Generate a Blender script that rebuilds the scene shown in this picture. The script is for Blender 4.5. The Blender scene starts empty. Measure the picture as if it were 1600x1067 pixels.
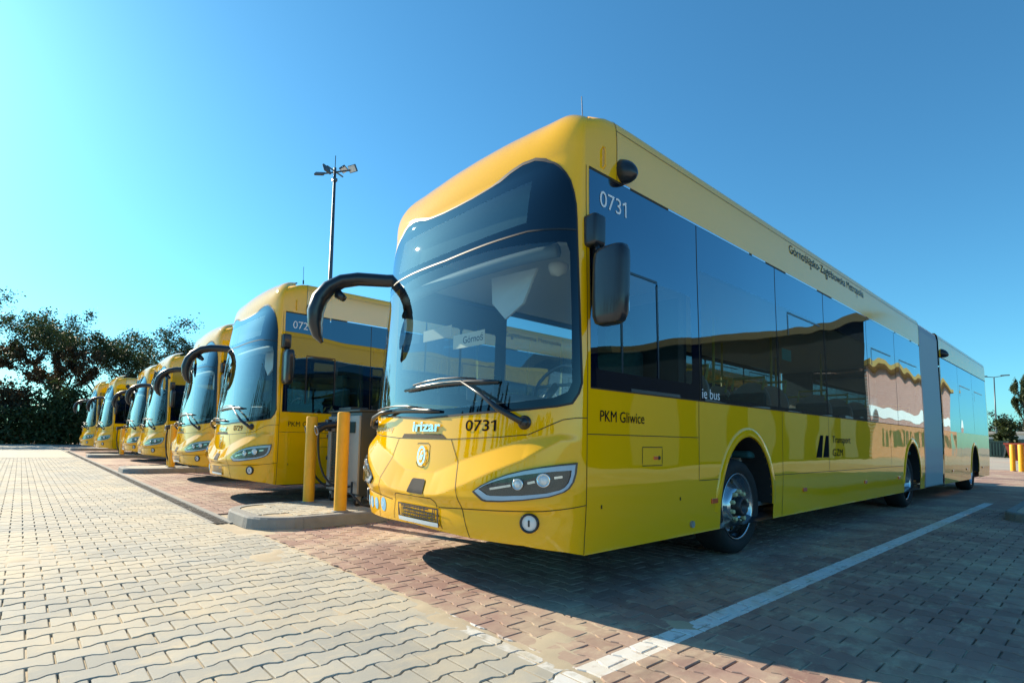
import bpy, bmesh, math, random, bisect
from mathutils import Vector, Matrix
from mathutils.geometry import delaunay_2d_cdt
random.seed(7)
SC_ = bpy.context.scene
COL = SC_.collection
rad = math.radians

# ------------------------------------------------------------------ camera, world, sun, exposure
yaw, pitch, roll = 0.836187, 0.072156, 0.019223
fwd = Vector((-math.sin(yaw)*math.cos(pitch), math.cos(yaw)*math.cos(pitch), math.sin(pitch)))
rt = Vector((math.cos(yaw), math.sin(yaw), 0)); up = rt.cross(fwd)
r2 = rt*math.cos(roll)+up*math.sin(roll); u2 = -rt*math.sin(roll)+up*math.cos(roll)
cam_d = bpy.data.cameras.new('camera'); cam = bpy.data.objects.new('camera', cam_d); COL.objects.link(cam)
M = Matrix.Identity(4)
for i in range(3):
    M[i][0] = r2[i]; M[i][1] = u2[i]; M[i][2] = -fwd[i]
M[0][3], M[1][3], M[2][3] = 2.2177, -2.6451, .998
cam.matrix_world = M
cam_d.sensor_width = 36; cam_d.lens = 36*846.9/1600; cam_d.shift_y = (624.9-533.5)/1600
cam_d.clip_start = .05; cam_d.clip_end = 3000
SC_.camera = cam

SUN_DIR = Vector((-1, -.25, .55)).normalized()          # towards the sun
world = bpy.data.worlds.new('World'); SC_.world = world; world.use_nodes = True
wn = world.node_tree; bg = wn.nodes['Background']
sky = wn.nodes.new('ShaderNodeTexSky'); sky.sky_type = 'NISHITA'; sky.sun_disc = False
sky.sun_elevation = math.asin(SUN_DIR.z); sky.sun_rotation = math.atan2(SUN_DIR.x, SUN_DIR.y)
sky.air_density = 1.0; sky.dust_density = .35; sky.ozone_density = 1.2; sky.altitude = 0
tint = wn.nodes.new('ShaderNodeMix'); tint.data_type = 'RGBA'; tint.blend_type = 'MULTIPLY'; tint.inputs[0].default_value = 1
tint.inputs[7].default_value = (.47, 1.14, 1.40, 1)
wn.links.new(sky.outputs[0], tint.inputs[6]); wn.links.new(tint.outputs[2], bg.inputs[0]); bg.inputs[1].default_value = .078
sl = bpy.data.lights.new('sun', 'SUN'); sl.energy = 5; sl.angle = rad(.5); sl.color = (1, .87, .66)
so = bpy.data.objects.new('sun', sl); COL.objects.link(so)
so.rotation_euler = SUN_DIR.to_track_quat('Z', 'Y').to_euler(); so.location = (-20, -4, 12)
vs = SC_.view_settings; vs.view_transform = 'Standard'; vs.look = 'None'; vs.exposure = 0.82; vs.gamma = 1

# ------------------------------------------------------------------ materials
MAT = {}
def nodes(name):
    m = bpy.data.materials.new(name); m.use_nodes = True; MAT[name] = m
    t = m.node_tree; return m, t, t.nodes, t.links
def P(nm, col, rough=.5, metal=0, coat=0, spec=.5, noise=None, bump=None, emit=None, attr=False):
    m, t, n, l = nodes(nm); b = n['Principled BSDF']
    b.inputs['Base Color'].default_value = (*col, 1); b.inputs['Roughness'].default_value = rough
    b.inputs['Metallic'].default_value = metal; b.inputs['Coat Weight'].default_value = coat
    b.inputs['Coat Roughness'].default_value = .02; b.inputs['Coat IOR'].default_value = 1.65 if nm == 'paint' else 1.5; b.inputs['Specular IOR Level'].default_value = spec
    tc = n.new('ShaderNodeTexCoord')
    if noise:
        sc, amt = noise
        no = n.new('ShaderNodeTexNoise'); no.inputs['Scale'].default_value = sc; no.inputs['Detail'].default_value = 5
        l.new(tc.outputs['Object'], no.inputs['Vector'])
        mx = n.new('ShaderNodeMix'); mx.data_type = 'RGBA'; mx.inputs[0].default_value = 1
        mx.inputs[6].default_value = (*[c*(1-amt) for c in col], 1); mx.inputs[7].default_value = (*[min(1, c*(1+amt)) for c in col], 1)
        l.new(no.outputs[0], mx.inputs[0]); l.new(mx.outputs[2], b.inputs['Base Color'])
    if bump:
        sc, dist = bump
        no = n.new('ShaderNodeTexNoise'); no.inputs['Scale'].default_value = sc; no.inputs['Detail'].default_value = 2
        l.new(tc.outputs['Object'], no.inputs['Vector'])
        bp = n.new('ShaderNodeBump'); bp.inputs['Strength'].default_value = 1; bp.inputs['Distance'].default_value = dist
        l.new(no.outputs[0], bp.inputs['Height']); l.new(bp.outputs[0], b.inputs['Normal'])
        if coat: l.new(bp.outputs[0], b.inputs['Coat Normal'])
    if emit:
        b.inputs['Emission Color'].default_value = (*emit, 1); b.inputs['Emission Strength'].default_value = 1
    return m
P('paint', (.95, .495, .0005), .45, coat=1, spec=.0, noise=(1.3, .04), bump=(.9, .008))
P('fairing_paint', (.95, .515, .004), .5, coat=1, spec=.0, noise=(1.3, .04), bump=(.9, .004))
MAT['fairing_paint'].node_tree.nodes['Principled BSDF'].inputs['Coat IOR'].default_value = 2.3  # body yellow again, with extra sky sheen built into its coat
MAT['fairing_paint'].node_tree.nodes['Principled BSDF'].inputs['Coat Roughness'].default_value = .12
P('gap', (.05, .03, .006), .7)
P('black_plastic', (.012, .016, .024), .32, coat=.3)
P('rubber', (.018, .018, .02), .85, noise=(30, .3))
P('tyre', (.016, .016, .018), .8, noise=(20, .3))
P('rim', (.55, .57, .6), .22, metal=1, noise=(8, .15))
P('dark_metal', (.06, .06, .065), .45, metal=.7)
P('chrome', (.85, .85, .87), .08, metal=1)
P('nut', (.62, .60, .35), .5)
P('white_text', (.8, .82, .85), .7, spec=.1)
P('black_text', (.008, .01, .014), .9, spec=.05)
P('navy_text', (.01, .06, .09), .9, spec=.05)
P('sticker_blue', (.22, .52, .78), .4)
P('sticker_white', (.75, .82, .85), .4)
P('orange_lens', (.75, .10, .01), .2, coat=1)
P('lamp_glassy', (.75, .78, .8), .12, coat=1)
P('drl', (.42, .58, .72), .18, coat=1)
P('lamp_dark', (.012, .018, .024), .2, coat=1)
P('bellows', (.32, .40, .46), .35, coat=.6)
P('underbody', (.02, .02, .022), .8)
P('interior_grey', (.10, .13, .15), .7)
P('interior_light', (.50, .50, .48), .6)
P('dash', (.035, .05, .06), .5)
P('seat_fabric', (.02, .10, .11), .8, noise=(30, .4))
P('seat_shell', (.72, .60, .52), .5)
P('rail', (.75, .62, .15), .35)
P('placard', (.62, .50, .36), .6)
P('bollard_paint', (.85, .42, .012), .45, noise=(9, .22), bump=(25, .0008))
P('concrete', (.27, .265, .25), .85, noise=(9, .25), bump=(60, .003))
P('concrete_dark', (.22, .22, .21), .85, noise=(9, .3), bump=(60, .003))
P('cabinet_grey', (.27, .28, .28), .4, noise=(4, .06))
P('cabinet_dark', (.035, .045, .05), .4, noise=(4, .1))
P('cable', (.012, .012, .014), .5)
P('galvanised', (.10, .13, .15), .45, metal=.6)
P('bark', (.05, .038, .028), .9, noise=(5, .4))
P('wall_shade', (.006, .007, .007), .9, spec=.1)  # near-black colour standing in for shade on the depot hall wall
P('soffit', (.05, .035, .012), .8, spec=.2)
P('white_wall', (.62, .62, .58), .8, noise=(.8, .06))
P('roof_sheet', (.35, .34, .32), .6)
P('red_paint', (.35, .06, .035), .5)
P('bin_green', (.015, .05, .045), .5)
P('mirror', (.9, .9, .92), .01, metal=1)
P('brick_far', (.30, .12, .08), .8)
P('brick_roof', (.30, .20, .05), .8)
P('sign_led', (.03, .06, .066), .9, spec=.03)

def glass(nm, tint, wave=.005, f0=.05, dust=.0, pw_=3.6, solid=None, gc=(.96, .98, 1)):
    m, t, n, l = nodes(nm); n.remove(n['Principled BSDF'])
    out = n['Material Output']
    tr = n.new('ShaderNodeBsdfTransparent'); tr.inputs[0].default_value = (*tint, 1)
    gl = n.new('ShaderNodeBsdfGlossy'); gl.inputs['Roughness'].default_value = .01; gl.inputs[0].default_value = (*gc, 1)
    df = n.new('ShaderNodeBsdfDiffuse'); df.inputs[0].default_value = (.55, .58, .58, 1)
    tc = n.new('ShaderNodeTexCoord'); no = n.new('ShaderNodeTexNoise'); no.inputs['Scale'].default_value = .75; no.inputs['Detail'].default_value = 1
    l.new(tc.outputs['Object'], no.inputs['Vector'])
    bp = n.new('ShaderNodeBump'); bp.inputs['Strength'].default_value = 1; bp.inputs['Distance'].default_value = wave
    l.new(no.outputs[0], bp.inputs['Height']); l.new(bp.outputs[0], gl.inputs['Normal'])
    lw = n.new('ShaderNodeLayerWeight'); lw.inputs[0].default_value = .5
    pw = n.new('ShaderNodeMath'); pw.operation = 'POWER'; pw.inputs[1].default_value = pw_; l.new(lw.outputs['Facing'], pw.inputs[0])
    ma = n.new('ShaderNodeMath'); ma.operation = 'MULTIPLY_ADD'; ma.inputs[1].default_value = 1-f0; ma.inputs[2].default_value = f0
    l.new(pw.outputs[0], ma.inputs[0])
    m0 = n.new('ShaderNodeMixShader'); m0.inputs[0].default_value = dust; l.new(tr.outputs[0], m0.inputs[1]); l.new(df.outputs[0], m0.inputs[2])
    if solid: df.inputs[0].default_value = (*solid, 1)
    mx = n.new('ShaderNodeMixShader'); l.new(ma.outputs[0], mx.inputs[0]); l.new(m0.outputs[0], mx.inputs[1]); l.new(gl.outputs[0], mx.inputs[2])
    l.new(mx.outputs[0], out.inputs[0])
    return m
glass('windscreen_glass', (.80, .95, .98), .003, .09, .0, 2.9)
glass('side_glass', (.46, .56, .58), .018, .12, 0, 2.3, None, (.62, .84, 1))
glass('black_gloss', (1, 1, 1), .015, .13, 1., 2.1, (.001, .004, .016), (.58, .82, 1))
glass('border_gloss', (1, 1, 1), .006, .05, 1., 3.0, (.001, .003, .008), (.75, .9, 1))
glass('lamp_glass', (.85, .92, .96), .0, .04)

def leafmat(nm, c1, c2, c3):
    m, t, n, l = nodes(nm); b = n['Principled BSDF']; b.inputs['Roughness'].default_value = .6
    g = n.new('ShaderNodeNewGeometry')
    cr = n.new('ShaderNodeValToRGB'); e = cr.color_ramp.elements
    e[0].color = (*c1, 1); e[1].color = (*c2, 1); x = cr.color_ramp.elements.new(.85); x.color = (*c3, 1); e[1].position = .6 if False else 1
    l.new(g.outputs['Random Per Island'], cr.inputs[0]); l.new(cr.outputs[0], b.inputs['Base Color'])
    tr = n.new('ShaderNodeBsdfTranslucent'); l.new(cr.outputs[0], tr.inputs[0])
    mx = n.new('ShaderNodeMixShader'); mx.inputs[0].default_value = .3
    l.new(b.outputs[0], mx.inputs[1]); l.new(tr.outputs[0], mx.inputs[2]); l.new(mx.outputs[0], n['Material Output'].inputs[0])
leafmat('leaf', (.025, .05, .015), (.05, .075, .02), (.06, .08, .022))
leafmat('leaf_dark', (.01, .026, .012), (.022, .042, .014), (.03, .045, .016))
leafmat('leaf_autumn', (.04, .045, .02), (.07, .055, .022), (.075, .04, .02))

def paver_mat(nm, c1, c2, sand, sand_amt, lines=None, pattern=None):
    """per-paver tone from the colour attribute, drifts of sand, optional painted lines, all in world metres"""
    m, t, n, l = nodes(nm); b = n['Principled BSDF']; b.inputs['Roughness'].default_value = .85
    g = n.new('ShaderNodeNewGeometry'); P_ = g.outputs['Position']
    mx = n.new('ShaderNodeMix'); mx.data_type = 'RGBA'; mx.inputs[6].default_value = (*c1, 1); mx.inputs[7].default_value = (*c2, 1)
    if pattern: 
        wn_ = n.new('ShaderNodeTexNoise'); wn_.inputs['Scale'].default_value = 4; l.new(P_, wn_.inputs['Vector']); l.new(wn_.outputs[0], mx.inputs[0])
    else:
        l.new(g.outputs['Random Per Island'], mx.inputs[0])
    def noise(scale, det=6, stretch=None, rough=.6):
        no = n.new('ShaderNodeTexNoise'); no.inputs['Scale'].default_value = scale; no.inputs['Detail'].default_value = det; no.inputs['Roughness'].default_value = rough
        if stretch:
            mp = n.new('ShaderNodeMapping'); mp.inputs['Scale'].default_value = stretch; l.new(P_, mp.inputs[0]); l.new(mp.outputs[0], no.inputs['Vector'])
        else: l.new(P_, no.inputs['Vector'])
        return no.outputs[0]
    def ramp(v, a, bb):
        r = n.new('ShaderNodeMapRange'); r.inputs[1].default_value = a; r.inputs[2].default_value = bb; l.new(v, r.inputs[0]); return r.outputs[0]
    def mixc(f, a, col, fac=1.):
        x = n.new('ShaderNodeMix'); x.data_type = 'RGBA'
        if fac != 1.:
            mm = n.new('ShaderNodeMath'); mm.operation = 'MULTIPLY'; mm.inputs[1].default_value = fac; l.new(f, mm.inputs[0]); f = mm.outputs[0]
        l.new(f, x.inputs[0]); l.new(a, x.inputs[6]); x.inputs[7].default_value = (*col, 1); return x.outputs[2]
    c = mx.outputs[2]
    if lines:
        sp = n.new('ShaderNodeSeparateXYZ'); l.new(P_, sp.inputs[0])
        def band(o, lo, hi):
            a = n.new('ShaderNodeMath'); a.operation = 'GREATER_THAN'; a.inputs[1].default_value = lo; l.new(o, a.inputs[0])
            d = n.new('ShaderNodeMath'); d.operation = 'LESS_THAN'; d.inputs[1].default_value = hi; l.new(o, d.inputs[0])
            e = n.new('ShaderNodeMath'); e.operation = 'MULTIPLY'; l.new(a.outputs[0], e.inputs[0]); l.new(d.outputs[0], e.inputs[1]); return e.outputs[0]
        for (x0, x1, y0, y1, lo, hi) in lines:
            e = n.new('ShaderNodeMath'); e.operation = 'MULTIPLY'
            l.new(band(sp.outputs[0], x0, x1), e.inputs[0]); l.new(band(sp.outputs[1], y0, y1), e.inputs[1])
            w = ramp(noise(14, 6), lo, hi)
            f = n.new('ShaderNodeMath'); f.operation = 'MULTIPLY'; l.new(e.outputs[0], f.inputs[0]); l.new(w, f.inputs[1])
            c = mixc(f.outputs[0], c, (.74, .74, .72))
    c = mixc(ramp(noise(.9, 7, None, .65), .60-sand_amt, .80-sand_amt*.6), c, sand, .85)
    c = mixc(ramp(noise(7, 8, (1, .45, 1), .7), .56-sand_amt*.3, .70), c, sand, .65)
    # darker soil specks
    c = mixc(ramp(noise(45, 3), .70, .78), c, tuple(x*.45 for x in c1), .5)
    # oil and tyre marks
    c = mixc(ramp(noise(1.7, 5, (1, .35, 1), .7), .60, .72), c, tuple(x*.5 for x in c1), .45)
    # dirt drift
    c = mixc(ramp(noise(.35, 4), .55, .8), c, tuple(x*.62 for x in c1), .5)
    l.new(c, b.inputs['Base Color'])
    bp = n.new('ShaderNodeBump'); bp.inputs['Distance'].default_value = .002; bp.inputs['Strength'].default_value = .7
    l.new(noise(130, 4), bp.inputs['Height']); l.new(bp.outputs[0], b.inputs['Normal'])
    return m
SAND = (.60, .50, .34)
LINES = [(.59, .72, -.95, 10.6, .25, .45), (-.35, .72, -.88, -.76, .38, .56)]
paver_mat('paver_grey', (.33, .32, .28), (.43, .41, .35), SAND, .18, LINES)
paver_mat('paver_red', (.27, .155, .125), (.37, .235, .19), SAND, .13, LINES)
paver_mat('joint_sand', (.42, .34, .23), (.52, .43, .30), SAND, .05, pattern=1)
paver_mat('far_paving', (.34, .31, .27), (.43, .39, .33), SAND, .10, pattern=1)

# ------------------------------------------------------------------ object helpers
def mk(name, V, F, mats, parent=None, smooth=False, mi=None, normals=None, loc=None):
    me = bpy.data.meshes.new(name); me.from_pydata([tuple(v) for v in V], [], F)
    if isinstance(mats, str): mats = [mats]
    for k in mats: me.materials.append(MAT[k])
    if mi: me.polygons.foreach_set('material_index', mi)
    if smooth: me.polygons.foreach_set('use_smooth', [True]*len(F))
    me.update()
    if normals: me.normals_split_custom_set_from_vertices([tuple(x) for x in normals])
    o = bpy.data.objects.new(name, me); COL.objects.link(o)
    if parent: o.parent = parent
    if loc: o.location = loc
    return o
def empty(name, loc=(0, 0, 0), rz=0, parent=None):
    o = bpy.data.objects.new(name, None); COL.objects.link(o); o.location = loc; o.rotation_euler = (0, 0, rz); o.empty_display_size = .2
    if parent: o.parent = parent
    return o
def tag(o, label, cat, group=None):
    o['label'] = label; o['category'] = cat
    if group: o['group'] = group
    return o
def struct(o): o['kind'] = 'structure'; return o

class MB:
    """collects geometry into one mesh"""
    def __init__(s): s.V = []; s.F = []; s.mi = []; s.m = 0
    def add(s, V, F):
        b = len(s.V); s.V += [tuple(v) for v in V]; s.F += [tuple(i+b for i in f) for f in F]; s.mi += [s.m]*len(F); return s
    def box(s, x0, x1, y0, y1, z0, z1, bev=0, rot=0, piv=(0, 0)):
        if bev <= 0:
            V = [(x, y, z) for z in (z0, z1) for y in (y0, y1) for x in (x0, x1)]
            F = [(0, 2, 3, 1), (4, 5, 7, 6), (0, 1, 5, 4), (2, 6, 7, 3), (0, 4, 6, 2), (1, 3, 7, 5)]
        else:
            bm = bmesh.new(); bmesh.ops.create_cube(bm, size=1)
            for v in bm.verts: v.co = ((x0+x1)/2+v.co.x*(x1-x0), (y0+y1)/2+v.co.y*(y1-y0), (z0+z1)/2+v.co.z*(z1-z0))
            bmesh.ops.bevel(bm, geom=bm.edges[:], offset=bev, segments=3, affect='EDGES', profile=.5)
            bm.verts.index_update(); V = [v.co[:] for v in bm.verts]; F = [tuple(v.index for v in f.verts) for f in bm.faces]; bm.free()
        if rot:
            c, q = math.cos(rot), math.sin(rot)
            V = [(piv[0]+(x-piv[0])*c-(y-piv[1])*q, piv[1]+(x-piv[0])*q+(y-piv[1])*c, z) for x, y, z in V]
        return s.add(V, F)
    def tube(s, pts, rads, n=10, cap=True, flat=None):
        """swept tube along points; flat=(a,b) scales of the cross-section"""
        pts = [Vector(p) for p in pts]
        if not isinstance(rads, (list, tuple)): rads = [rads]*len(pts)
        V = []; F = []; prev = None
        for i, p in enumerate(pts):
            d = (pts[min(i+1, len(pts)-1)]-pts[max(i-1, 0)]).normalized()
            if prev is None:
                a = Vector((0, 0, 1)) if abs(d.z) < .9 else Vector((1, 0, 0)); u = d.cross(a).normalized()
            else: u = (prev-d*prev.dot(d)).normalized()
            prev = u; w = d.cross(u)
            fa, fb = flat[i] if isinstance(flat, list) else (flat or (1, 1))
            for k in range(n):
                t = 2*math.pi*k/n; V.append(p+(u*math.cos(t)*fa+w*math.sin(t)*fb)*rads[i])
        for i in range(len(pts)-1):
            for k in range(n):
                a = i*n+k; b = i*n+(k+1) % n; F.append((a, b, b+n, a+n))
        if cap: F.append(tuple(range(n-1, -1, -1))); F.append(tuple(range((len(pts)-1)*n, len(pts)*n)))
        return s.add(V, F)
    def lathe(s, prof, axis='x', n=40, c=(0, 0, 0)):
        """prof: list of (axial, radius)"""
        V = []; F = []
        for a, r in prof:
            for k in range(n):
                t = 2*math.pi*k/n; p, q = r*math.cos(t), r*math.sin(t)
                V.append({'x': (c[0]+a, c[1]+p, c[2]+q), 'y': (c[0]+p, c[1]+a, c[2]+q), 'z': (c[0]+p, c[1]+q, c[2]+a)}[axis])
        for i in range(len(prof)-1):
            for k in range(n):
                a = i*n+k; b = i*n+(k+1) % n; F.append((a, a+n, b+n, b))
        return s.add(V, F)
    def obj(s, name, mats, parent=None, smooth=False, loc=None):
        return mk(name, s.V, s.F, mats, parent, smooth, s.mi if any(s.mi) else None, None, loc)
def autosmooth(o, ang=35):
    me = o.data; me.polygons.foreach_set('use_smooth', [True]*len(me.polygons))
    bm = bmesh.new(); bm.from_mesh(me)
    bmesh.ops.recalc_face_normals(bm, faces=bm.faces[:])
    for e in bm.edges:
        if len(e.link_faces) == 2 and e.calc_face_angle(0) > rad(ang): e.smooth = False
    bm.to_mesh(me); bm.free(); return o

# ------------------------------------------------------------------ bus skin  S(s, v)
def interp(x, xs, ys):
    if x <= xs[0]: return ys[0]
    if x >= xs[-1]: return ys[-1]
    for i in range(len(xs)-1):
        if x <= xs[i+1]:
            t = (x-xs[i])/(xs[i+1]-xs[i]); return ys[i]*(1-t)+ys[i+1]*t
def sm(t):
    t = max(0, min(1, t)); return t*t*(3-2*t)
W0 = 1.22; PE = 2.2; Z1 = 2.88; HS = .40
def spline(xs, ys):
    """natural-ish smooth interpolation table"""
    T = []
    n = len(xs)
    def f(x):
        if x <= xs[0]: return ys[0]
        if x >= xs[-1]: return ys[-1]
        i = bisect.bisect_right(xs, x)-1; i = min(i, n-2)
        h = xs[i+1]-xs[i]; t = (x-xs[i])/h
        def sl_(k):
            if k == 0: return (ys[1]-ys[0])/(xs[1]-xs[0])
            if k == n-1: return (ys[-1]-ys[-2])/(xs[-1]-xs[-2])
            return (ys[k+1]-ys[k-1])/(xs[k+1]-xs[k-1])
        m0, m1 = sl_(i)*h, sl_(i+1)*h
        return (2*t**3-3*t*t+1)*ys[i]+(t**3-2*t*t+t)*m0+(-2*t**3+3*t*t)*ys[i+1]+(t**3-t*t)*m1
    return f
yf = spline([.2, .3, .45, .7, 1.0, 1.2, 1.6, 2.2, 2.6, 2.88], [-.36, -.42, -.46, -.455, -.43, -.415, -.37, -.29, -.225, -.15])
HT = spline([0, .6, 1.0, 1.25, 1.38], [.56, .54, .445, .365, .335])
_T = [(0, 0, 0)]; _p = None
for i in range(801):
    a = i/800*math.pi/2; q = (math.sin(a)**(2/PE) if a > 0 else 0, 1-max(0, math.cos(a))**(2/PE))
    if _p: _T.append((_T[-1][0]+math.hypot((q[0]-_p[0])*W0, (q[1]-_p[1])*.42), *q))
    _p = q
SC = _T[-1][0]; _S = [t[0] for t in _T]
def plan(s):
    s = abs(s)
    if s >= SC: return 1., 1.
    i = min(bisect.bisect_right(_S, s)-1, len(_T)-2); t = (s-_S[i])/(_S[i+1]-_S[i])
    return _T[i][1]*(1-t)+_T[i+1][1]*t, _T[i][2]*(1-t)+_T[i+1][2]*t
def S(s, v):
    xn, yn = plan(s); sg = 1 if s >= 0 else -1; vv = min(v, Z1); a = abs(s)
    w = W0-.03*sm((vv-1.3)/1.6)-.02*sm((.7-vv)/.5)
    x = w*xn; y = yf(vv)*(1-yn) if a < SC else a-SC; z = vv
    if v > Z1:
        f = min(1, (v-Z1)/.5)*math.pi/2
        p = 1-.55*sm((a-.55*SC)/(.6*SC)); cc = math.cos(f)**p if f < math.pi/2-1e-9 else 0; ss = math.sin(f)**p
        k = sm((a-.35*SC)/(.5*SC)); Dy = .55*(1-k)+.3*k
        if a > SC: Dy *= 1-sm((a-SC)/.45)
        x -= (.13+.07*(1-sm(abs(a-SC)/.5)))*xn**5*(1-cc); y += Dy*(1-cc); z = Z1+(HT(a) if a < SC else HS-.065*(1-sm((a-SC+.12)/.42)) if a < SC+.3 else HS)*ss
    return Vector((sg*x, y, z))
VL = ([0, .2, .44, .79, 1.01, 1.2], [.745, .753, .835, .94, 1.0, 1.03])
BL = ([0, .3, .59, .75, .98, 1.12, 1.2], [.56, .60, .705, .774, .865, .95, 1.0])
def relief(s, v):
    a = abs(s)
    if a > 1.36 or v > 1.1: return 0
    V = interp(a, *VL); B = interp(a, *BL)
    w_ = max(.02, V-B); t = (V-v)/w_; e_ = .006/w_
    def rp(x): return 0 if x < -e_ else (x if x > e_ else (x+e_)**2/(4*e_))
    t = rp(t)-rp(t-1)
    d = .062*t*(1-sm((a-1.0)/.33))
    if v < .62: d *= 1-.55*sm((.62-v)/.10)
    return d
def nrm0(s, v, h=.004):
    e = (S(s+h, v)-S(s-h, v)).cross(S(s, min(v+h, Z1+.4995))-S(s, v-h)); 
    return e.normalized() if e.length > 1e-12 else Vector((0, 0, 1))
def SD(s, v, off=0):
    d = relief(s, v)+off
    return S(s, v)+nrm0(s, v)*d if d else S(s, v)
def nrm(s, v, h=.006):
    if abs(s) > SC+.5 and v < 2.7: return nrm0(s, v)
    e = (SD(s+h, v)-SD(s-h, v)).cross(SD(s, min(v+h, Z1+.4995))-SD(s, v-h))
    return e.normalized() if e.length > 1e-12 else Vector((0, 0, 1))

def inpoly(p, poly):
    x, y = p; c = False; n = len(poly); j = n-1
    for i in range(n):
        xi, yi = poly[i]; xj, yj = poly[j]
        if (yi > y) != (yj > y) and x < (xj-xi)*(y-yi)/(yj-yi)+xi: c = not c
        j = i
    return c
def dens(poly, du, dv):
    o = []
    for a, b in zip(poly, poly[1:]+poly[:1]):
        k = max(1, int(max(abs(a[0]-b[0])/du, abs(a[1]-b[1])/dv)+.5))
        for i in range(k): o.append((a[0]+(b[0]-a[0])*i/k, a[1]+(b[1]-a[1])*i/k))
    return o
def patch(outline, holes=(), du=.05, dv=.05, off=0., extra_v=()):
    outline = dens(outline, du, dv); holes = [dens(h, du, dv) for h in holes]
    pts = []; edges = []
    for lp in [outline]+holes:
        b = len(pts); n = len(lp); pts += [Vector(p) for p in lp]; edges += [(b+i, b+(i+1) % n) for i in range(n)]
    bnd = list(pts)
    x0 = min(p[0] for p in outline); x1 = max(p[0] for p in outline); y0 = min(p[1] for p in outline); y1 = max(p[1] for p in outline)
    # hash of boundary points to keep interior points away
    hs = {}
    for p in bnd: hs.setdefault((int(p.x//du), int(p.y//dv)), []).append(p)
    def near(x, y):
        i, j = int(x//du), int(y//dv)
        for a in (-1, 0, 1):
            for b in (-1, 0, 1):
                for p in hs.get((i+a, j+b), ()):
                    if abs(p.x-x) < du*.35 and abs(p.y-y) < dv*.35: return True
    nx = max(1, int((x1-x0)/du)); ny = max(1, int((y1-y0)/dv))
    for i in range(1, nx):
        for j in range(1, ny):
            x = x0+(x1-x0)*i/nx; y = y0+(y1-y0)*j/ny
            if inpoly((x, y), outline) and not any(inpoly((x, y), h) for h in holes) and not near(x, y): pts.append(Vector((x, y)))
    r = delaunay_2d_cdt(pts, edges, [], 0, 1e-6)
    vs_, fs = r[0], r[2]; F = []
    for f in fs:
        c = sum((vs_[i] for i in f), Vector((0, 0)))/3; c = (c.x, c.y)
        if inpoly(c, outline) and not any(inpoly(c, h) for h in holes): F.append(tuple(f))
    V = [SD(p.x, p.y, off) for p in vs_]; N = [nrm(p.x, p.y) for p in vs_]
    # orientation
    G = []
    for f in F:
        a, b, c = (V[i] for i in f)
        G.append(f if (b-a).cross(c-a).dot(N[f[0]]) > 0 else f[::-1])
    return V, G, N
def join(parts):
    V, F, N = [], [], []
    for v, f, n in parts:
        b = len(V); V += v; F += [tuple(i+b for i in g) for g in f]; N += n
    return V, F, N
def skin(name, parts, mat, parent):
    V, F, N = join(parts); return mk(name, V, F, mat, parent, True, None, N)
def ribbon(lines, w=.007, off=.0018, step=.03):
    V, F, N = [], [], []
    for ln in lines:
        P2 = []
        for a, b in zip(ln, ln[1:]):
            k = max(1, int(math.hypot(b[0]-a[0], b[1]-a[1])/step))
            if abs(a[0]) > SC and abs(b[0]) > SC and abs(a[1]-b[1]) < .01: k = max(1, k//12)
            P2 += [(a[0]+(b[0]-a[0])*i/k, a[1]+(b[1]-a[1])*i/k) for i in range(k)]
        P2.append(ln[-1])
        b0 = len(V)
        for i, p in enumerate(P2):
            a, b = P2[max(0, i-1)], P2[min(len(P2)-1, i+1)]
            dx, dy = b[0]-a[0], b[1]-a[1]; L = math.hypot(dx, dy) or 1; nx, ny = -dy/L*w/2, dx/L*w/2
            for sg in (1, -1):
                q = (p[0]+sg*nx, p[1]+sg*ny); V.append(SD(*q, off)); N.append(nrm(*q))
        for i in range(len(P2)-1):
            a = b0+2*i; f = (a, a+1, a+3, a+2)
            F.append(f if (V[f[1]]-V[f[0]]).cross(V[f[2]]-V[f[0]]).dot(N[a]) > 0 else f[::-1])
    return V, F, N
def rrect(x0, x1, y0, y1, r, n=5):
    o = []
    for cx, cy, a0 in ((x1-r, y1-r, 0), (x0+r, y1-r, 90), (x0+r, y0+r, 180), (x1-r, y0+r, 270)):
        for i in range(n+1):
            a = rad(a0+90*i/n); o.append((cx+r*math.cos(a), cy+r*math.sin(a)))
    return o
def mirror_s(poly): return [(-s, v) for s, v in poly][::-1]

def text2d(body, size, bold=0., space=1.):
    c = bpy.data.curves.new('t', 'FONT'); c.body = body; c.size = size; c.offset = bold; c.space_character = space
    c.resolution_u = 4
    o = bpy.data.objects.new('t', c); COL.objects.link(o)
    dg = bpy.context.evaluated_depsgraph_get(); me = bpy.data.meshes.new_from_object(o.evaluated_get(dg))
    V = [(v.co.x, v.co.y) for v in me.vertices]; F = [tuple(p.vertices) for p in me.polygons]
    bpy.data.objects.remove(o); bpy.data.meshes.remove(me); bpy.data.curves.remove(c)
    return V, F
def skintext(name, body, s0, v0, height, mat, parent, width=None, flip=1, off=.004, bold=0.):
    """lettering laid on the skin; height = cap height; starts at (s0,v0) and runs towards +s"""
    V, F = text2d(body, height/.72, bold)
    wd = max(x for x, y in V); k = (width/wd) if width else 1
    if body.endswith('31'):
        yt = max(y for x, y in V if x > wd-.04*height/.075); xl = min(x for x, y in V if x > wd-.3*height and y > yt*.8); st = wd-xl
        b = len(V); V = V+[(xl+.3*st, yt), (xl-.24*height, yt-.17*height), (xl-.24*height, yt-.29*height), (xl+.3*st, yt-.16*height)]; F = F+[(b, b+1, b+2, b+3)]
    P2 = [(s0+flip*x*k, v0+y) for x, y in V]
    V3 = [SD(*p, off) for p in P2]; N = [nrm(*p) for p in P2]
    return mk(name, V3, F, mat, parent, False)

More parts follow.
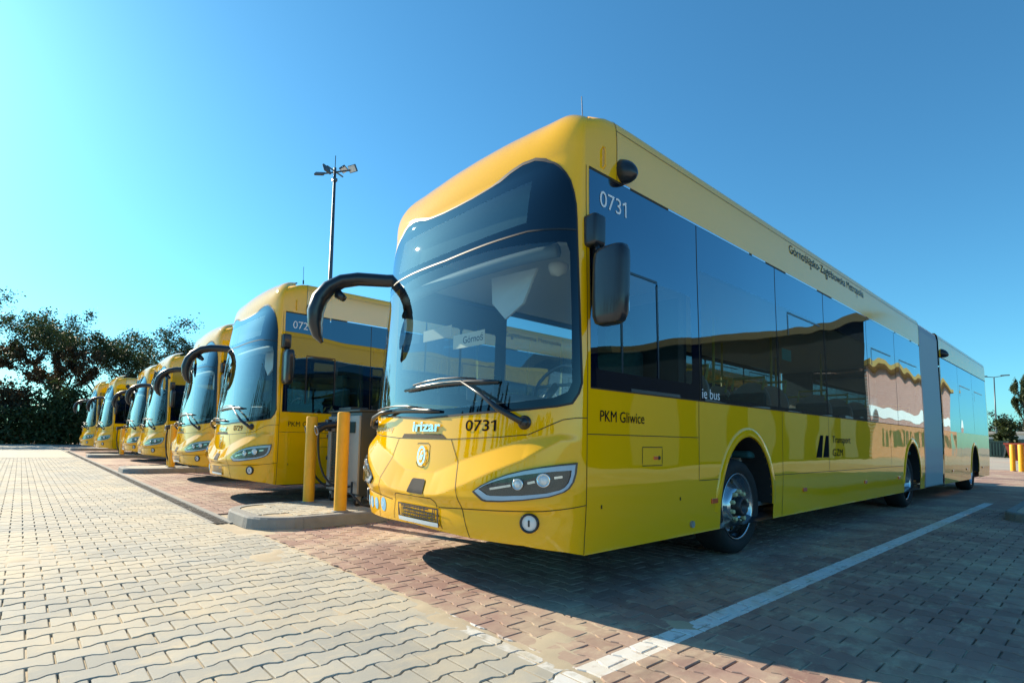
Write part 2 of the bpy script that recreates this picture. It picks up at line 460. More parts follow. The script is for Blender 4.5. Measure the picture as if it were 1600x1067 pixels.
# ------------------------------------------------------------------ the bus
L1 = 9.15; R0 = 10.80; R1 = 16.60
def vbot(a): return interp(a, [0, .6, 1.0, 1.24, 1.38, 1.7], [.378, .358, .352, .318, .287, .285])
WT = [(0, 2.848), (.2, 2.852), (.38, 2.868), (.5, 2.885), (.62, 2.905), (.74, 2.918), (.86, 2.915), (.96, 2.89), (1.04, 2.855), (1.10, 2.81), (1.16, 2.75), (1.205, 2.69), (1.24, 2.61), (1.265, 2.52), (1.275, 2.42)]
WB = [(1.31, 1.76), (1.331, 1.36), (1.31, 1.295), (1.265, 1.228), (1.17, 1.208), (.987, 1.189), (.664, 1.172), (.306, 1.153), (0, 1.14)]
half = WT+WB
WS = half+[(-s, v) for s, v in half[::-1][1:-1]]
def arch(yc, r=.53, zc=.43):
    """upper half of a wheel opening in (s, v), from rear to front"""
    o = []
    for i in range(25):
        a = math.pi*i/24; o.append((SC+yc+r*math.cos(a), zc+r*1.19*math.sin(a)))
    return o
def side_outline(s0, s1, arches, top=Z1+.5):
    o = [(s0, .285), ]
    for yc in arches:
        a = arch(yc)[::-1]; o += [(a[0][0], .285)]+a+[(a[-1][0], .285)]
    return o+[(s1, .285), (s1, top), (s0, top)]
GL0, GL1 = 1.335, 2.795      # side glazing
YT = [ (.32, 1.35, 1.46, 2.17) ] 
def build_bus():
    root = empty('articulated_bus')
    TOP = Z1+.5
    # ---- yellow body
    lowf = [(-SC, .287)]+[(-s, vbot(s)) for s in (1.24, 1.0, .6)]+[(0, .378)]+[(s, vbot(s)) for s in (.6, 1.0, 1.24)]+[(SC, .287), (SC, 1.12), (-SC, 1.12)]
    front = [(-SC, 1.12), (SC, 1.12), (SC, TOP), (-SC, TOP)]
    parts = [patch(front, [WS], .03, .03), patch(lowf, [], .014, .0105)]
    gl_hole = [(SC+.03, GL0), (SC+L1-.02, GL0), (SC+L1-.02, GL1), (SC+.03, GL1)]
    so_ = side_outline(SC, SC+L1, [2.28, 8.29], GL1+.006)[:-1]+[(SC+.33, GL1+.006), (SC+.33, TOP), (SC, TOP)]
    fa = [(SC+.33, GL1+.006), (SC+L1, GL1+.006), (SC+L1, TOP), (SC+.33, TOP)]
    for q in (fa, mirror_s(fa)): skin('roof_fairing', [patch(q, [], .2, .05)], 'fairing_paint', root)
    pr = patch(so_, [gl_hole], .2, .06); pl = patch(mirror_s(so_), [mirror_s(gl_hole)], .2, .06)
    parts += [pr, pl]
    # roof deck
    n = 40; ys = [SC*i/n for i in range(n)]+[SC+x*.1 for x in range(10)]+[SC+1+i for i in range(9)]+[SC+L1]
    V = []; F = []
    for a in ys:
        p, q_ = S(a, TOP), S(-a, TOP)
        for k in range(7): 
            t = k/6; w = p.lerp(q_, t); w.z += .04*math.sin(math.pi*t)*min(1, abs(p.x)); V.append(w)
    for i in range(len(ys)-1):
        for k in range(6): b = i*7+k; F.append((b, b+1, b+8, b+7))
    parts.append((V, F, [Vector((0, 0, 1))]*len(V)))
    skin('body', parts, 'paint', root)
    # ---- rear section
    rs = side_outline(SC+R0, SC+R1, [14.35], TOP)
    gh = [(SC+R0+.06, GL0), (SC+R1-.1, GL0), (SC+R1-.1, GL1), (SC+R0+.06, GL1)]
    pr = patch(rs, [gh], .2, .06); pl = patch(mirror_s(rs), [mirror_s(gh)], .2, .06)
    V = []; F = []
    for a in (SC+R0, SC+R1):
        p, q_ = S(a, TOP), S(-a, TOP)
        for k in range(7): V.append(p.lerp(q_, k/6)+Vector((0, 0, .04*math.sin(math.pi*k/6))))
    F = [(k, k+1, k+8, k+7) for k in range(6)]
    prof = [S(SC+R1, .285+(TOP-.285)*i/30) for i in range(31)]+[S(-SC-R1, .285+(TOP-.285)*i/30) for i in range(30, -1, -1)]
    parts = [pr, pl, (V, F, [Vector((0, 0, 1))]*len(V)), (prof, [tuple(range(len(prof)-1, -1, -1))], [Vector((0, 1, 0))]*len(prof))]
    skin('rear_body', parts, 'paint', root)
    # ---- bellows between the two sections (pleated cloth)
    m = MB(); rows = []
    NB = 28
    for j in range(NB+1):
        y = L1+(R0-L1)*j/NB; k = .99 if j % 2 else .945
        ring = [S(SC+5, .27+(TOP-.27)*i/16) for i in range(17)]+[S(-SC-5, .27+(TOP-.27)*i/16) for i in range(16, -1, -1)]
        rows.append([(p.x*k, y, 1.7+(p.z-1.7)*k) for p in ring])
    V = [p for r in rows for p in r]; K = 34; F = []
    for j in range(NB):
        for i in range(K): b = j*K+i; c = j*K+(i+1) % K; F.append((b, c, c+K, b+K))
    m.add(V, F).obj('bellows', 'bellows', root)
    for y0, y1 in ((L1-.005, L1+.03), (R0-.03, R0+.005)):
        m = MB()
        ring = [S(SC+5, .27+(TOP-.27)*i/24) for i in range(25)]+[S(-SC-5, .27+(TOP-.27)*i/24) for i in range(24, -1, -1)]
        o_ = [(p.x*1.003, y, 1.7+(p.z-1.7)*1.002) for y in (y0, y1) for p in ring]
        K = len(ring); m.add(o_, [(i, (i+1) % K, (i+1) % K+K, i+K) for i in range(K)])
        m.obj('bellows_frame', 'black_plastic', root)
    # ---- windscreen: black border ring, clear panes
    inner = [(.9, 2.30), (1.195, 2.27), (1.225, 2.2), (1.245, 1.8), (1.26, 1.36), (1.235, 1.30), (1.15, 1.262), (.9, 1.235), (.5, 1.212), (0, 1.20)]
    inner = [(0, 2.335), (.5, 2.33)]+inner; inner = inner+[(-s, v) for s, v in inner[::-1][1:-1]]
    dest = [(0, 2.745), (.4, 2.755), (.86, 2.77), (.86, 2.46), (.4, 2.445), (0, 2.44)]; dest = dest+[(-s, v) for s, v in dest[::-1][1:-1]]
    skin('windscreen_border', [patch(WS, [inner, dest], .04, .04, .003)], 'border_gloss', root)
    ws = skin('windscreen', [patch(inner, [], .04, .04, .003)], 'windscreen_glass', root)
    skin('destination_window', [patch(dest, [], .04, .04, .003)], 'windscreen_glass', root)
    dv = [(-1.27, 2.365), (-.883, 2.392), (-.5, 2.388), (0, 2.375), (.5, 2.388), (.883, 2.392), (1.27, 2.35)]
    o = skin('windscreen_seal', [ribbon([dv], .012, .006), ribbon([WS+[WS[0]]], .014, .0045)], 'cable', root)
    m = MB(); V = []
    xs = [-.86+1.72*i/16 for i in range(17)]
    for v in (2.42, 2.82): V += [S(x, v)+Vector((0, .09, 0)) for x in xs]
    m.add(V, [(i, i+1, i+18, i+17) for i in range(16)])
    for k in range(0):
        v = 2.475+k*.012
        V = [S(x, v+d)+Vector((0, .096, 0)) for d in (0, .004) for x in xs[:-1]]; m.m = 1
        m.add(V, [(i, i+1, i+17, i+16) for i in range(15)])
    m.obj('destination_display', ['sign_led', 'interior_grey'], root)
    # ---- side glazing, both flanks and both sections
    def glaze(y0, y1, panes, sg):
        ring = [(SC+y0, GL0), (SC+y1, GL0), (SC+y1, GL1), (SC+y0, GL1)]
        ps = [rrect(SC+a, SC+b, c, d, .03) for a, b, c, d in panes]
        if sg < 0: ring = mirror_s(ring); ps = [mirror_s(p) for p in ps]
        skin('side_window_band', [patch(ring, ps, .25, .12, .002)], 'black_gloss', root)
        for p in ps: skin('window', [patch(p, [], .25, .25, .002)], 'side_glass', root)
    PN = [(.10, .78, 1.46, 2.17), (.81, 1.28, 1.46, 2.17), (1.44, 2.93, 1.37, 2.42), (2.98, 4.30, 1.37, 2.42), (4.35, 5.97, 1.37, 2.42), (6.02, 7.42, 1.37, 2.42), (7.47, 9.05, 1.37, 2.42)]
    PR = [(R0+.12, 12.6, 1.37, 2.42), (12.65, 14.4, 1.37, 2.42), (14.45, 16.1, 1.37, 2.42)]
    for sg in (1, -1):
        glaze(.03, L1-.02, PN, sg); glaze(R0+.06, R1-.1, PR, sg)
    jl = []
    for sg in (1, -1):
        for y in (1.40, 2.955, 4.325, 5.995, 7.445, 12.625, 14.425): jl.append([(sg*(SC+y), GL0), (sg*(SC+y), GL1)])
        jl.append([(sg*(SC+.03), GL0), (sg*(SC+L1-.02), GL0)])
    for q in jl: skin('window_joint', [ribbon([q], .009, .0035)], 'gap', root)
    # opening-pane frames
    fr = []
    for sg in (1, -1):
        fr += [[(sg*(SC+.36), 1.46), (sg*(SC+.36), 2.18), (sg*(SC+.80), 2.18), (sg*(SC+.80), 1.46)]]
        for a, b in ((3.25, 4.2), (6.2, 7.2), (7.7, 8.85), (12.8, 14.1), (14.7, 15.9)): fr += [[(sg*(SC+a), 2.14), (sg*(SC+a), 2.38), (sg*(SC+b), 2.38)]]
    for q in fr: skin('window_frame', [ribbon([q], .018, .006)], 'black_plastic', root)
    # chrome strips standing in for a broken line of light above the glazing
    dl = []; random.seed(3)
    for sg in (1, -1):
        y = .36
        while y < L1-.3:
            k = random.choice((.06, .12, .3, .9, 1.4)); dl.append([(sg*(SC+y), GL1+.004), (sg*(SC+min(y+k, L1-.1)), GL1+.004)]); y += k+random.choice((.06, .12, .5))
    for q in dl: skin('light_dash', [ribbon([q], .014, .004)], 'chrome', root)
    bl = []
    for sg in (1, -1): bl += [[(sg*(SC+.03), GL1+.004), (sg*(SC+L1), GL1+.004)], [(sg*(SC+R0), GL1+.004), (sg*(SC+R1), GL1+.004)]]
    for q in bl: skin('roof_joint', [ribbon([q], .018, .003)], 'gap', root)
    # ---- panel gaps
    belt = [(0, .99), (.35, .991), (.78, 1.01), (.996, 1.029), (1.054, 1.054), (1.134, 1.091), (1.212, 1.125), (1.30, 1.138), (SC, 1.141)]
    low = [(.0, .515), (.31, .522), (.544, .536), (.818, .548), (1.116, .565), (SC, .597)]
    g = []
    for sg in (1, -1):
        f = lambda L: [(sg*a, b) for a, b in L]
        g += [f(belt), f(low[1:]), f([(.349, .991), (.442, .835), (.544, .536), (.598, .362)]), f([(SC, .29), (SC, GL1+.01)]),
              f([(SC, 1.04), (SC+1.37, 1.04)]), f([(SC+1.38, GL0), (SC+1.38, .70), (SC+1.76, .70)]), f([(SC+2.81, .70), (SC+7.76, .70)]),
              f([(SC+3.02, GL0), (SC+3.02, .29)]), f([(SC+4.35, GL0), (SC+4.35, .70)]), f([(SC+7.0, GL0), (SC+7.0, .70)]),
              f([(SC+.33, 3.05), (SC+L1, 3.05)]), f([(SC+.33, GL1), (SC+.33, Z1+.45)]), f([(SC+12.6, GL0), (SC+12.6, .30)]), f([(SC+R0, 3.05), (SC+R1, 3.05)])]
    g += [[(SC+.60, .96), (SC+.60, .83), (SC+.85, .83), (SC+.85, .96), (SC+.60, .96)]]
    g += [[(.07+a, b) for a, b in ((-.12, .945), (-.12, .955), (.02, .957), (.045, .94), (.045, .83), (.0, .79), (-.04, .78), (-.09, .79), (-.12, .82))]]
    pb = [(-.30, .385), (-.25, .56), (-.22, .575), (.24, .575), (.28, .555), (.34, .385)]
    g += [pb]
    for q in g: skin('panel_gap', [ribbon([q], .0055, .0022, .02)], 'gap', root)
    # grip slot under the badge
    skin('grip_slot', [patch([(-.30, .995), (-.27, 1.025), (.25, 1.025), (.30, .995)], [], .05, .03, .0022)], 'gap', root)
    # camera grille
    m_ = patch([(-.06, .602), (-.045, .69), (-.03, .70), (.115, .70), (.13, .69), (.15, .602), (.14, .595), (-.05, .595)], [], .04, .03, .006)
    skin('radar_cover', [m_], 'rubber', root)
    # ---- lip turned under the bottom edge
    V = []; F = []; ss = [-SC-L1]+[-SC-.3]+[-SC+2*SC*i/60 for i in range(61)]+[SC+.3, SC+L1]
    for s in ss:
        p = SD(s, vbot(abs(s))); q_ = Vector((p.x*.90, p.y+(.12 if abs(s) < SC else 0), p.z+.05)); V += [p, q_]
    for i in range(len(ss)-1): F.append((2*i, 2*i+1, 2*i+3, 2*i+2))
    mk('bottom_lip', V, F, 'black_plastic', root)
    # ---- head lamps
    HL = [(.655, .655), (.72, .70), (.80, .738), (.90, .778), (1.0, .808), (1.1, .832), (1.2, .850), (1.305, .862), (1.30, .80), (1.285, .745), (1.26, .705), (1.23, .682), (1.15, .652), (1.0, .624), (.86, .606), (.76, .600), (.73, .606)]
    cx = sum(p[0] for p in HL)/len(HL); cy = sum(p[1] for p in HL)/len(HL)
    shr = lambda k, j=1.: [(cx+(a-cx)*k, cy+(b-cy)*k*j) for a, b in HL]
    for sg in (1, -1):
        mr = (lambda p: p) if sg > 0 else mirror_s
        h = skin('headlight', [patch(mr(HL), [], .04, .03, .004)], 'lamp_dark', root)
        skin('light_strip', [patch(mr(shr(.955, .97)), [mr(shr(.87, .77))], .04, .03, .012)], 'drl', h)
        skin('lamp_rim', [patch(mr(HL), [mr(shr(.955, .96))], .04, .03, .014)], 'black_plastic', h)
        for s, v, r in ((.975, .722, .030), (1.115, .752, .036)):
            c = SD(sg*s, v, .012); nn = nrm0(sg*s, v); q = nn.to_track_quat('Z', 'Y')
            m = MB(); m.lathe([(0, r*1.18), (.012, r*1.18), (.014, r*1.0), (.006, r*.92), (.006, r*.86)], 'z', 24)
            V = [c+q@Vector(p) for p in m.V]; mk('projector_ring', V, m.F, 'chrome', h, True)
            m = MB(); m.lathe([(.004, r*.9), (.012, r*.75), (.018, r*.4), (.02, .001)], 'z', 24)
            V = [c+q@Vector(p) for p in m.V]; mk('projector_lens', V, m.F, 'lamp_glassy', h, True)
        bar = [[(sg*.79, .682), (sg*.93, .712)], [(sg*1.03, .730), (sg*1.07, .742)], [(sg*1.17, .768), (sg*1.215, .775)]]
        skin('reflector_bar', [ribbon(bar, .014, .016)], 'chrome', h)
        skin('lamp_cover', [patch(mr(shr(.975, .98)), [], .05, .04, .028)], 'lamp_glass', h)
        # fog lamp
        c = SD(sg*1.04, .49, .0); nn = nrm0(sg*1.04, .49); q = nn.to_track_quat('Z', 'Y')
        m = MB(); m.lathe([(-.01, .062), (.016, .060), (.020, .052), (.008, .047)], 'z', 32)
        fo = mk('fog_lamp', [c+q@Vector(p) for p in m.V], m.F, 'black_plastic', root, True)
        m = MB(); m.lathe([(.006, .048), (.012, .03), (.015, .001)], 'z', 24); mk('lens', [c+q@Vector(p) for p in m.V], m.F, 'lamp_glassy', fo, True)
        m = MB(); m.box(-.006, .006, -.02, .02, .014, .018, .002); mk('bulb_cap', [c+q@Vector(p) for p in m.V], m.F, 'dark_metal', fo)
    # ---- number plate holder: open lattice with a pale strip of small print
    V, F, N = patch(rrect(-.195, .32, .395, .515, .006), [rrect(-.18, .305, .425, .505, .004)], .06, .03, .014)
    po = mk('plate_holder', V, F, 'black_plastic', root, True, None, N)
    ln = []; random.seed(5)
    for k in range(22):
        s = -.18+.485*k/21; a = .425+random.choice((0, .03, .0)); ln.append([(s, a), (s+random.uniform(-.008, .008), .505-random.choice((0, .03, 0)))])
    for k in range(4): ln.append([(-.18+random.random()*.1, .435+k*.021), (.30-random.random()*.1, .435+k*.021)])
    skin('lattice', [ribbon(ln, .009, .011)], 'black_plastic', po)
    skin('pale_strip', [patch(rrect(-.19, .315, .396, .422, .004), [], .06, .03, .0165)], 'sticker_white', po)
    # ---- lettering that every bus carries
    badge = text2d('irizar', .105, .002)
    wd = max(x for x, y in badge[0]); k = .36/wd
    c1 = [( -.13+x*k, 1.045+y) for x, y in badge[0]]; V = [SD(*p, .006) for p in c1]+[SD(*p, .014) for p in c1]; nb = len(c1)
    F = [tuple(i+nb for i in f) for f in badge[1]]
    ed = {}
    for f in badge[1]:
        for a, b in zip(f, f[1:]+f[:1]): ed[(a, b)] = 1
    for a, b in list(ed):
        if (b, a) not in ed: F.append((a, b, b+nb, a+nb))
    mk('badge_lettering', V, F, 'chrome', root)
    m = MB()
    el = []
    for i in range(41):
        a = 2*math.pi*i/40; el.append((.03+.044*math.cos(a), .865+.064*math.sin(a)))
    e1 = ribbon([el], .016, .014); e2 = ribbon([[(.012, .835), (.024, .862), (.030, .895), (.048, .90)], [(.03, .835), (.042, .85), (.048, .872)], [(.012, .862), (.048, .862)]], .010, .014)
    skin('emblem', [e1, e2], 'chrome', root)
    skintext('door_lettering', 'PKM Gliwice', SC+.12, 1.125, .075, 'black_text', root, .50)
    skintext('electric_lettering', 'elektryczny', -1.02, 1.045, .05, 'nut', root, .55)
    m1 = [patch([(SC+3.93, .86), (SC+4.07, 1.11), (SC+4.16, 1.11), (SC+4.11, .86)], [], .3, .1, .003), patch([(SC+4.15, .86), (SC+4.25, 1.11), (SC+4.335, 1.11), (SC+4.335, .86)], [], .3, .1, .003)]
    skin('transport_logo', m1, 'black_text', root)
    skintext('transport_lettering', 'Transport', SC+4.46, 1.03, .085, 'black_text', root, .66)
    skintext('transport_lettering', 'GZM', SC+4.46, .875, .085, 'black_text', root, .36)
    skintext('roof_lettering', 'Górnośląsko-Zagłębiowska Metropolia', SC+3.35, 2.93, .085, 'navy_text', root, 2.6)
    skintext('model_lettering', 'ie bus', SC+1.42, 1.36, .085, 'white_text', root, .30, off=.006)
    # round blue stickers at the kerb-side corner
    for i, (s, v) in enumerate(((-.93, .452), (-.79, .455), (-.65, .458), (-.485, .468))):
        r = .046 if i < 3 else .052
        st = skin('round_sticker', [patch([(s+r*math.cos(2*math.pi*k/20), v+r*math.sin(2*math.pi*k/20)) for k in range(20)], [], .05, .05, .003)], 'sticker_blue', root)
        g_ = [[(s-.02, v-.02), (s+.02, v+.02)], [(s+.02, v-.02), (s-.02, v+.02)]] if i == 3 else [[(s, v-.024), (s, v+.02)], [(s-.014, v), (s+.014, v+.006)]]
        skin('pictogram', [ribbon(g_, .006, .005)], 'sticker_white', st)
    # ---- side markers, hatch lock, tow eyes
    for sg in (1, -1):
        for y in (1.63, 3.59, 5.72, 7.4, 11.6, 13.2, 15.4):
            p = S(sg*(SC+y), .525); m = MB(); m.box(min(p.x, p.x+sg*.012)-.004, max(p.x, p.x+sg*.012), y-.05, y+.05, .505, .545, .004); m.obj('side_marker', 'orange_lens', root)
    m = MB(); m.box(W0-.004, W0+.006, .74, .79, .872, .895, .002); m.obj('hatch_label', 'orange_lens', root)
    m = MB(); m.lathe([(W0-.01, .014), (W0+.006, .014), (W0+.007, .001)], 'x', 16, (0, .81, .884)); m.obj('hatch_lock', 'dark_metal', root)
    m = MB(); m.lathe([(W0-.01, .026), (W0+.006, .026), (W0+.004, .018), (W0+.002, .001)], 'x', 16, (-.003, 1.284, .365)); m.obj('air_socket', 'cabinet_grey', root)
    for y, v in ((.151, .576), (1.10, .573)):
        m = MB(); m.box(W0-.004, W0+.003, y-.004, y+.004, v-.012, v+.012); m.obj('latch_slot', 'gap', root)
    m = MB(); m.tube([(W0-.035, .18, 2.84), (W0-.01, .18, 2.86), (W0-.01, .18, 2.98), (W0-.035, .18, 3.0)], .007, 6); m.obj('roof_handle', 'paint', root)
    # ---- wheels, arches
    def wheel(y, sg, rear=False):
        w = MB(); R = .43; x = sg*(W0-.10); k = sg
        w.lathe([(k*-.24, .30), (k*-.26, .38), (k*-.24, R-.01), (k*-.20, R), (k*-.06, R), (k*-.01, R-.015), (k*.02, .38), (k*.012, .33), (k*-.005, .302)], 'x', 48, (x, y, .43))
        t = w.obj('wheel', 'tyre', root, True)
        r = MB(); d = .10 if not rear else -.0
        if not rear:
            r.lathe([(k*0, .300), (k*.006, .296), (k*-.01, .285), (k*-.05, .265), (k*-.10, .240), (k*-.085, .20), (k*-.03, .170), (k*.00, .150), (k*.0, .115), (k*-.01, .11), (k*-.012, .085)], 'x', 48, (x, y, .43))
        else:
            r.lathe([(k*0, .300), (k*.006, .296), (k*-.02, .285), (k*-.14, .262), (k*-.16, .2), (k*-.165, .12), (k*-.12, .11), (k*-.12, .09)], 'x', 48, (x, y, .43))
        r.obj('rim', 'rim', t, True)
        h = MB(); h.lathe([(k*-.012, .09), (k*.05, .085), (k*.06, .075), (k*.055, .05), (k*.03, .045), (k*.03, .001)], 'x', 32, (x if not rear else x-k*.11, y, .43)); h.obj('hub', 'dark_metal', t, True)
        hx = x if not rear else x-k*.12
        nn = MB()
        for i in range(10):
            a = 2*math.pi*i/10+.3; c = (hx, y+.133*math.cos(a), .43+.133*math.sin(a))
            q_ = MB(); q_.lathe([(0, .022), (k*.028, .020), (k*.034, .012), (k*.034, .001)], 'x', 6, c); q_.obj('lug_nut', 'nut', t)
        ho = MB()
        for i in range(10):
            a = 2*math.pi*(i+.5)/10+.3; rr_ = .222; c = (x+k*(-.088 if not rear else -.158), y+rr_*math.cos(a), .43+rr_*math.sin(a))
            ho.lathe([(0, .021), (k*.004, .001)], 'x', 14, c)
        ho.obj('vent_hole', 'gap', t)
        # well lining
        a_ = arch(y); V = []
        for s, v in a_: p = S(sg*s, v); V += [p, Vector((p.x-sg*.5, p.y, p.z))]
        F = [(2*i, 2*i+1, 2*i+3, 2*i+2) for i in range(len(a_)-1)]
        b = len(V); V += [Vector((sg*(W0-.5), y-.55, .2)), Vector((sg*(W0-.5), y+.55, .2)), Vector((sg*(W0-.5), y+.55, 1.1)), Vector((sg*(W0-.5), y-.55, 1.1))]; F.append((b, b+1, b+2, b+3))
        mk('wheel_well', V, F, 'underbody', root)
        # raised arch lip
        lp = []
        r0, r1 = .53, .60; V = []; N = 30
        for i in range(N+1):
            a = math.pi*i/N
            for rr_, o_ in ((r0, -.012), (r0+.006, .010), (r0+.05, .012), (r1, .0)):
                V.append(S(sg*(SC+y+rr_*math.cos(a)), .43+rr_*1.19*math.sin(a))+Vector((sg*o_, 0, 0)))
        F = [(4*i+j, 4*i+j+1, 4*i+j+5, 4*i+j+4) for i in range(N) for j in range(3)]
        autosmooth(mk('arch_lip', V, F, 'paint', root), 60)
    for sg in (1, -1): wheel(2.25, sg); wheel(8.29, sg, True); wheel(14.35, sg, True)
    m = MB(); m.box(-1.05, 1.05, .15, 1.6, .26, .36); m.box(-1.05, 1.05, 2.95, 7.6, .26, .36); m.box(-.7, .7, .2, R1-.1, .24, .35); m.box(-1.05, 1.05, 8.95, 13.6, .26, .36); m.box(-1.05, 1.05, 15.1, 16.4, .26, .6)
    m.obj('underbody', 'underbody', root)
    # ---- kerb-side mirror arm (horn)
    A = [(-1.04, .02, 2.47), (-1.10, -.06, 2.49), (-1.175, -.12, 2.49), (-1.26, -.22, 2.495), (-1.325, -.348, 2.49), (-1.39, -.477, 2.455), (-1.445, -.58, 2.38), (-1.475, -.65, 2.27), (-1.488, -.68, 2.14), (-1.485, -.68, 2.02), (-1.472, -.655, 1.92), (-1.455, -.62, 1.86)]
    Rr = [.06, .064, .066, .068, .07, .073, .08, .088, .09, .078, .055, .02]
    m = MB(); m.tube(A, Rr, 16, True, [(1.0, .9)]*5+[(1.25, .85)]*7); autosmooth(m.obj('mirror_arm', 'black_plastic', root), 60)
    arm = root.children[-1] if False else [o for o in COL.objects if o.parent == root][-1]
    V = []; c = Vector((-1.452, -.585, 2.13)); ax = Vector((.45, .89, 0)).normalized(); sx = Vector((.89, -.45, 0))
    for i in range(20):
        a = 2*math.pi*i/20; V.append(c+ax*.035+sx*.085*math.cos(a)+Vector((0, 0, .17*math.sin(a))))
    mk('mirror_glass', V, [tuple(range(20))], 'mirror', arm)
    m = MB(); cc = Vector((-1.40, -.51, 2.33))
    m.tube([cc, cc+Vector((.055, .04, -.05))], [.045, .03], 12); m.obj('mirror_camera', 'black_plastic', arm, True)
    # ---- driver-side mirror
    m = MB(); m.box(1.13, 1.29, -.02, .10, 2.25, 2.46, .025); bo = autosmooth(m.obj('mirror_bracket', 'black_plastic', root))
    m = MB(); m.tube([(1.24, .04, 2.30), (1.27, .03, 2.22), (1.30, .02, 2.15)], .018, 8); m.tube([(1.235, .06, 2.26), (1.25, .07, 2.0), (1.27, .05, 1.8)], .03, 8)
    m.obj('mirror_stem', 'black_plastic', bo, True)
    m = MB(); sec = [(1.72, .55), (1.735, .8), (1.78, .95), (1.9, 1), (2.1, 1), (2.17, .97), (2.205, .85), (2.215, .6)]
    rows = []
    for z, k in sec:
        for i in range(24):
            a = 2*math.pi*i/24; ca, sa = math.cos(a), math.sin(a)
            ex = math.copysign(abs(ca)**.5, ca)*.125*k; ey = math.copysign(abs(sa)**.6, sa)*.06*k
            rows.append((1.375+ex+(z-1.95)*.02, .03+ey, z))
    F = [(j*24+i, j*24+(i+1) % 24, (j+1)*24+(i+1) % 24, (j+1)*24+i) for j in range(len(sec)-1) for i in range(24)]
    F += [tuple(range(23, -1, -1)), tuple(range((len(sec)-1)*24, len(sec)*24))]
    m.add(rows, F); mo = autosmooth(m.obj('driver_mirror', 'black_plastic', root), 50)
    m = MB(); m.box(1.28, 1.47, .091, .094, 1.80, 2.14); m.obj('mirror_glass', 'mirror', mo)
    # ---- side camera pods
    for y in (.37, R0+.22):
        m = MB(); prof = []
        V = []; F = []
        for i in range(9):
            t = i/8; r = .085*math.sin(math.pi*(.5+.5*t)) if t < 1 else 0
            for k in range(16):
                a = 2*math.pi*k/16; V.append((W0-.04+.13*math.sin(t*math.pi/2), y+.03+.075*math.cos(a)*math.cos(t*math.pi/2), 2.90+.09*math.sin(a)*math.cos(t*math.pi/2)-.05*t))
        for i in range(8):
            for k in range(16): b = i*16+k; c_ = i*16+(k+1) % 16; F.append((b, c_, c_+16, b+16))
        m.add(V, F).obj('side_camera', 'black_plastic', root, True)
    m = MB(); m.tube([(.82, .4, 3.36), (.815, .4, 3.42)], .012, 8); m.tube([(.815, .4, 3.42), (.80, .4, 3.64)], .0035, 6); m.obj('antenna', 'black_plastic', root)
    # ---- wipers
    def wiper(piv, arm_, blade, ring=True):
        m = MB()
        c = SD(*piv, .0); nn = nrm0(*piv); q = nn.to_track_quat('Z', 'Y'); b = MB(); b.lathe([(0, .045), (.008, .045), (.012, .036), (.02, .034), (.045, .026), (.05, .001)], 'z', 20)
        w = mk('wiper', [c+q@Vector(p) for p in b.V], b.F, 'black_plastic', root, True)
        m = MB(); m.tube([SD(*piv, .045)]+[SD(*a, o_) for a, o_ in arm_], [.022, .02, .012, .009], 8); m.obj('wiper_arm', 'black_plastic', w, True)
        m = MB(); m.tube([SD(blade[0][0]+(blade[1][0]-blade[0][0])*i/8, blade[0][1]+(blade[1][1]-blade[0][1])*i/8+.018*math.sin(math.pi*i/8), .022) for i in range(9)], [.006]+[.011]*7+[.006], 8, True, (1, 1.6))
        m.tube([SD(blade[0][0]+(blade[1][0]-blade[0][0])*i/6, blade[0][1]+(blade[1][1]-blade[0][1])*i/6+.05*math.sin(math.pi*i/6), .05) for i in range(1, 6)], .007, 6)
        m.obj('wiper_blade', 'black_plastic', w, True)
    wiper((.965, 1.105), [((.80, 1.19), .07), ((.68, 1.27), .07), ((.44, 1.385), .045)], ((-.30, 1.36), (.76, 1.37)))
    wiper((-.98, 1.10), [((-.8, 1.15), .07), ((-.6, 1.19), .07), ((-.45, 1.20), .045)], ((-.95, 1.19), (.22, 1.185)))
    # ---- interior
    for a, b in ((-.05, L1-.1), (R0+.1, R1-.3)): m = MB(); m.box(-1.1, 1.1, a, b, .40, .44); m.obj('interior_floor', 'interior_grey', root)
    for a, b in ((.3, L1-.1), (R0+.1, R1-.2)): m = MB(); m.box(-1.1, 1.1, a, b, 2.46, 2.5); m.obj('interior_ceiling', 'interior_light', root)
    m = MB(); m.box(-1.12, 1.12, R1-.5, R1-.45, .44, 2.46); m.box(-1.12, -.55, L1-.12, L1-.08, .44, 2.46); m.box(.55, 1.12, L1-.12, L1-.08, .44, 2.46); m.obj('interior_bulkhead', 'interior_grey', root)
    # dashboard following the windscreen
    V = []; F = []
    xs = [-1.1+2.2*i/22 for i in range(23)]
    for x in xs:
        s = x*1.08; y0 = S(s, 1.2).y+.05
        hgt = .0 + .10*math.exp(-((x-.55)/.42)**2)
        V += [(x, y0, .5), (x, y0, 1.19), (x, y0+.28, 1.22+hgt), (x, y0+.50, 1.16+hgt), (x, y0+.55, .5)]
    for i in range(22):
        for j in range(4): b = i*5+j; F.append((b, b+5, b+6, b+1))
    autosmooth(mk('dashboard', V, F, 'dash', root), 50)
    m = MB(); pts = [(.55+.21*math.cos(2*math.pi*i/24), .42+.12*math.sin(2*math.pi*i/24)*.9, 1.42+.17*math.sin(2*math.pi*i/24)) for i in range(25)]; m.tube(pts, .015, 8, False)
    m.tube([(.55, .42, 1.42), (.55, .28, 1.28)], .03, 8); m.tube([(.36, .42, 1.42), (.74, .42, 1.42)], .014, 6); m.obj('steering_wheel', 'black_plastic', root, True)
    m = MB(); m.box(-.05, .20, .02, .14, 1.30, 1.44, .01, .4, (.07, .08)); m.box(.0, .1, .05, .1, 1.22, 1.32, .005); m.obj('ticket_machine', 'cabinet_dark', root)
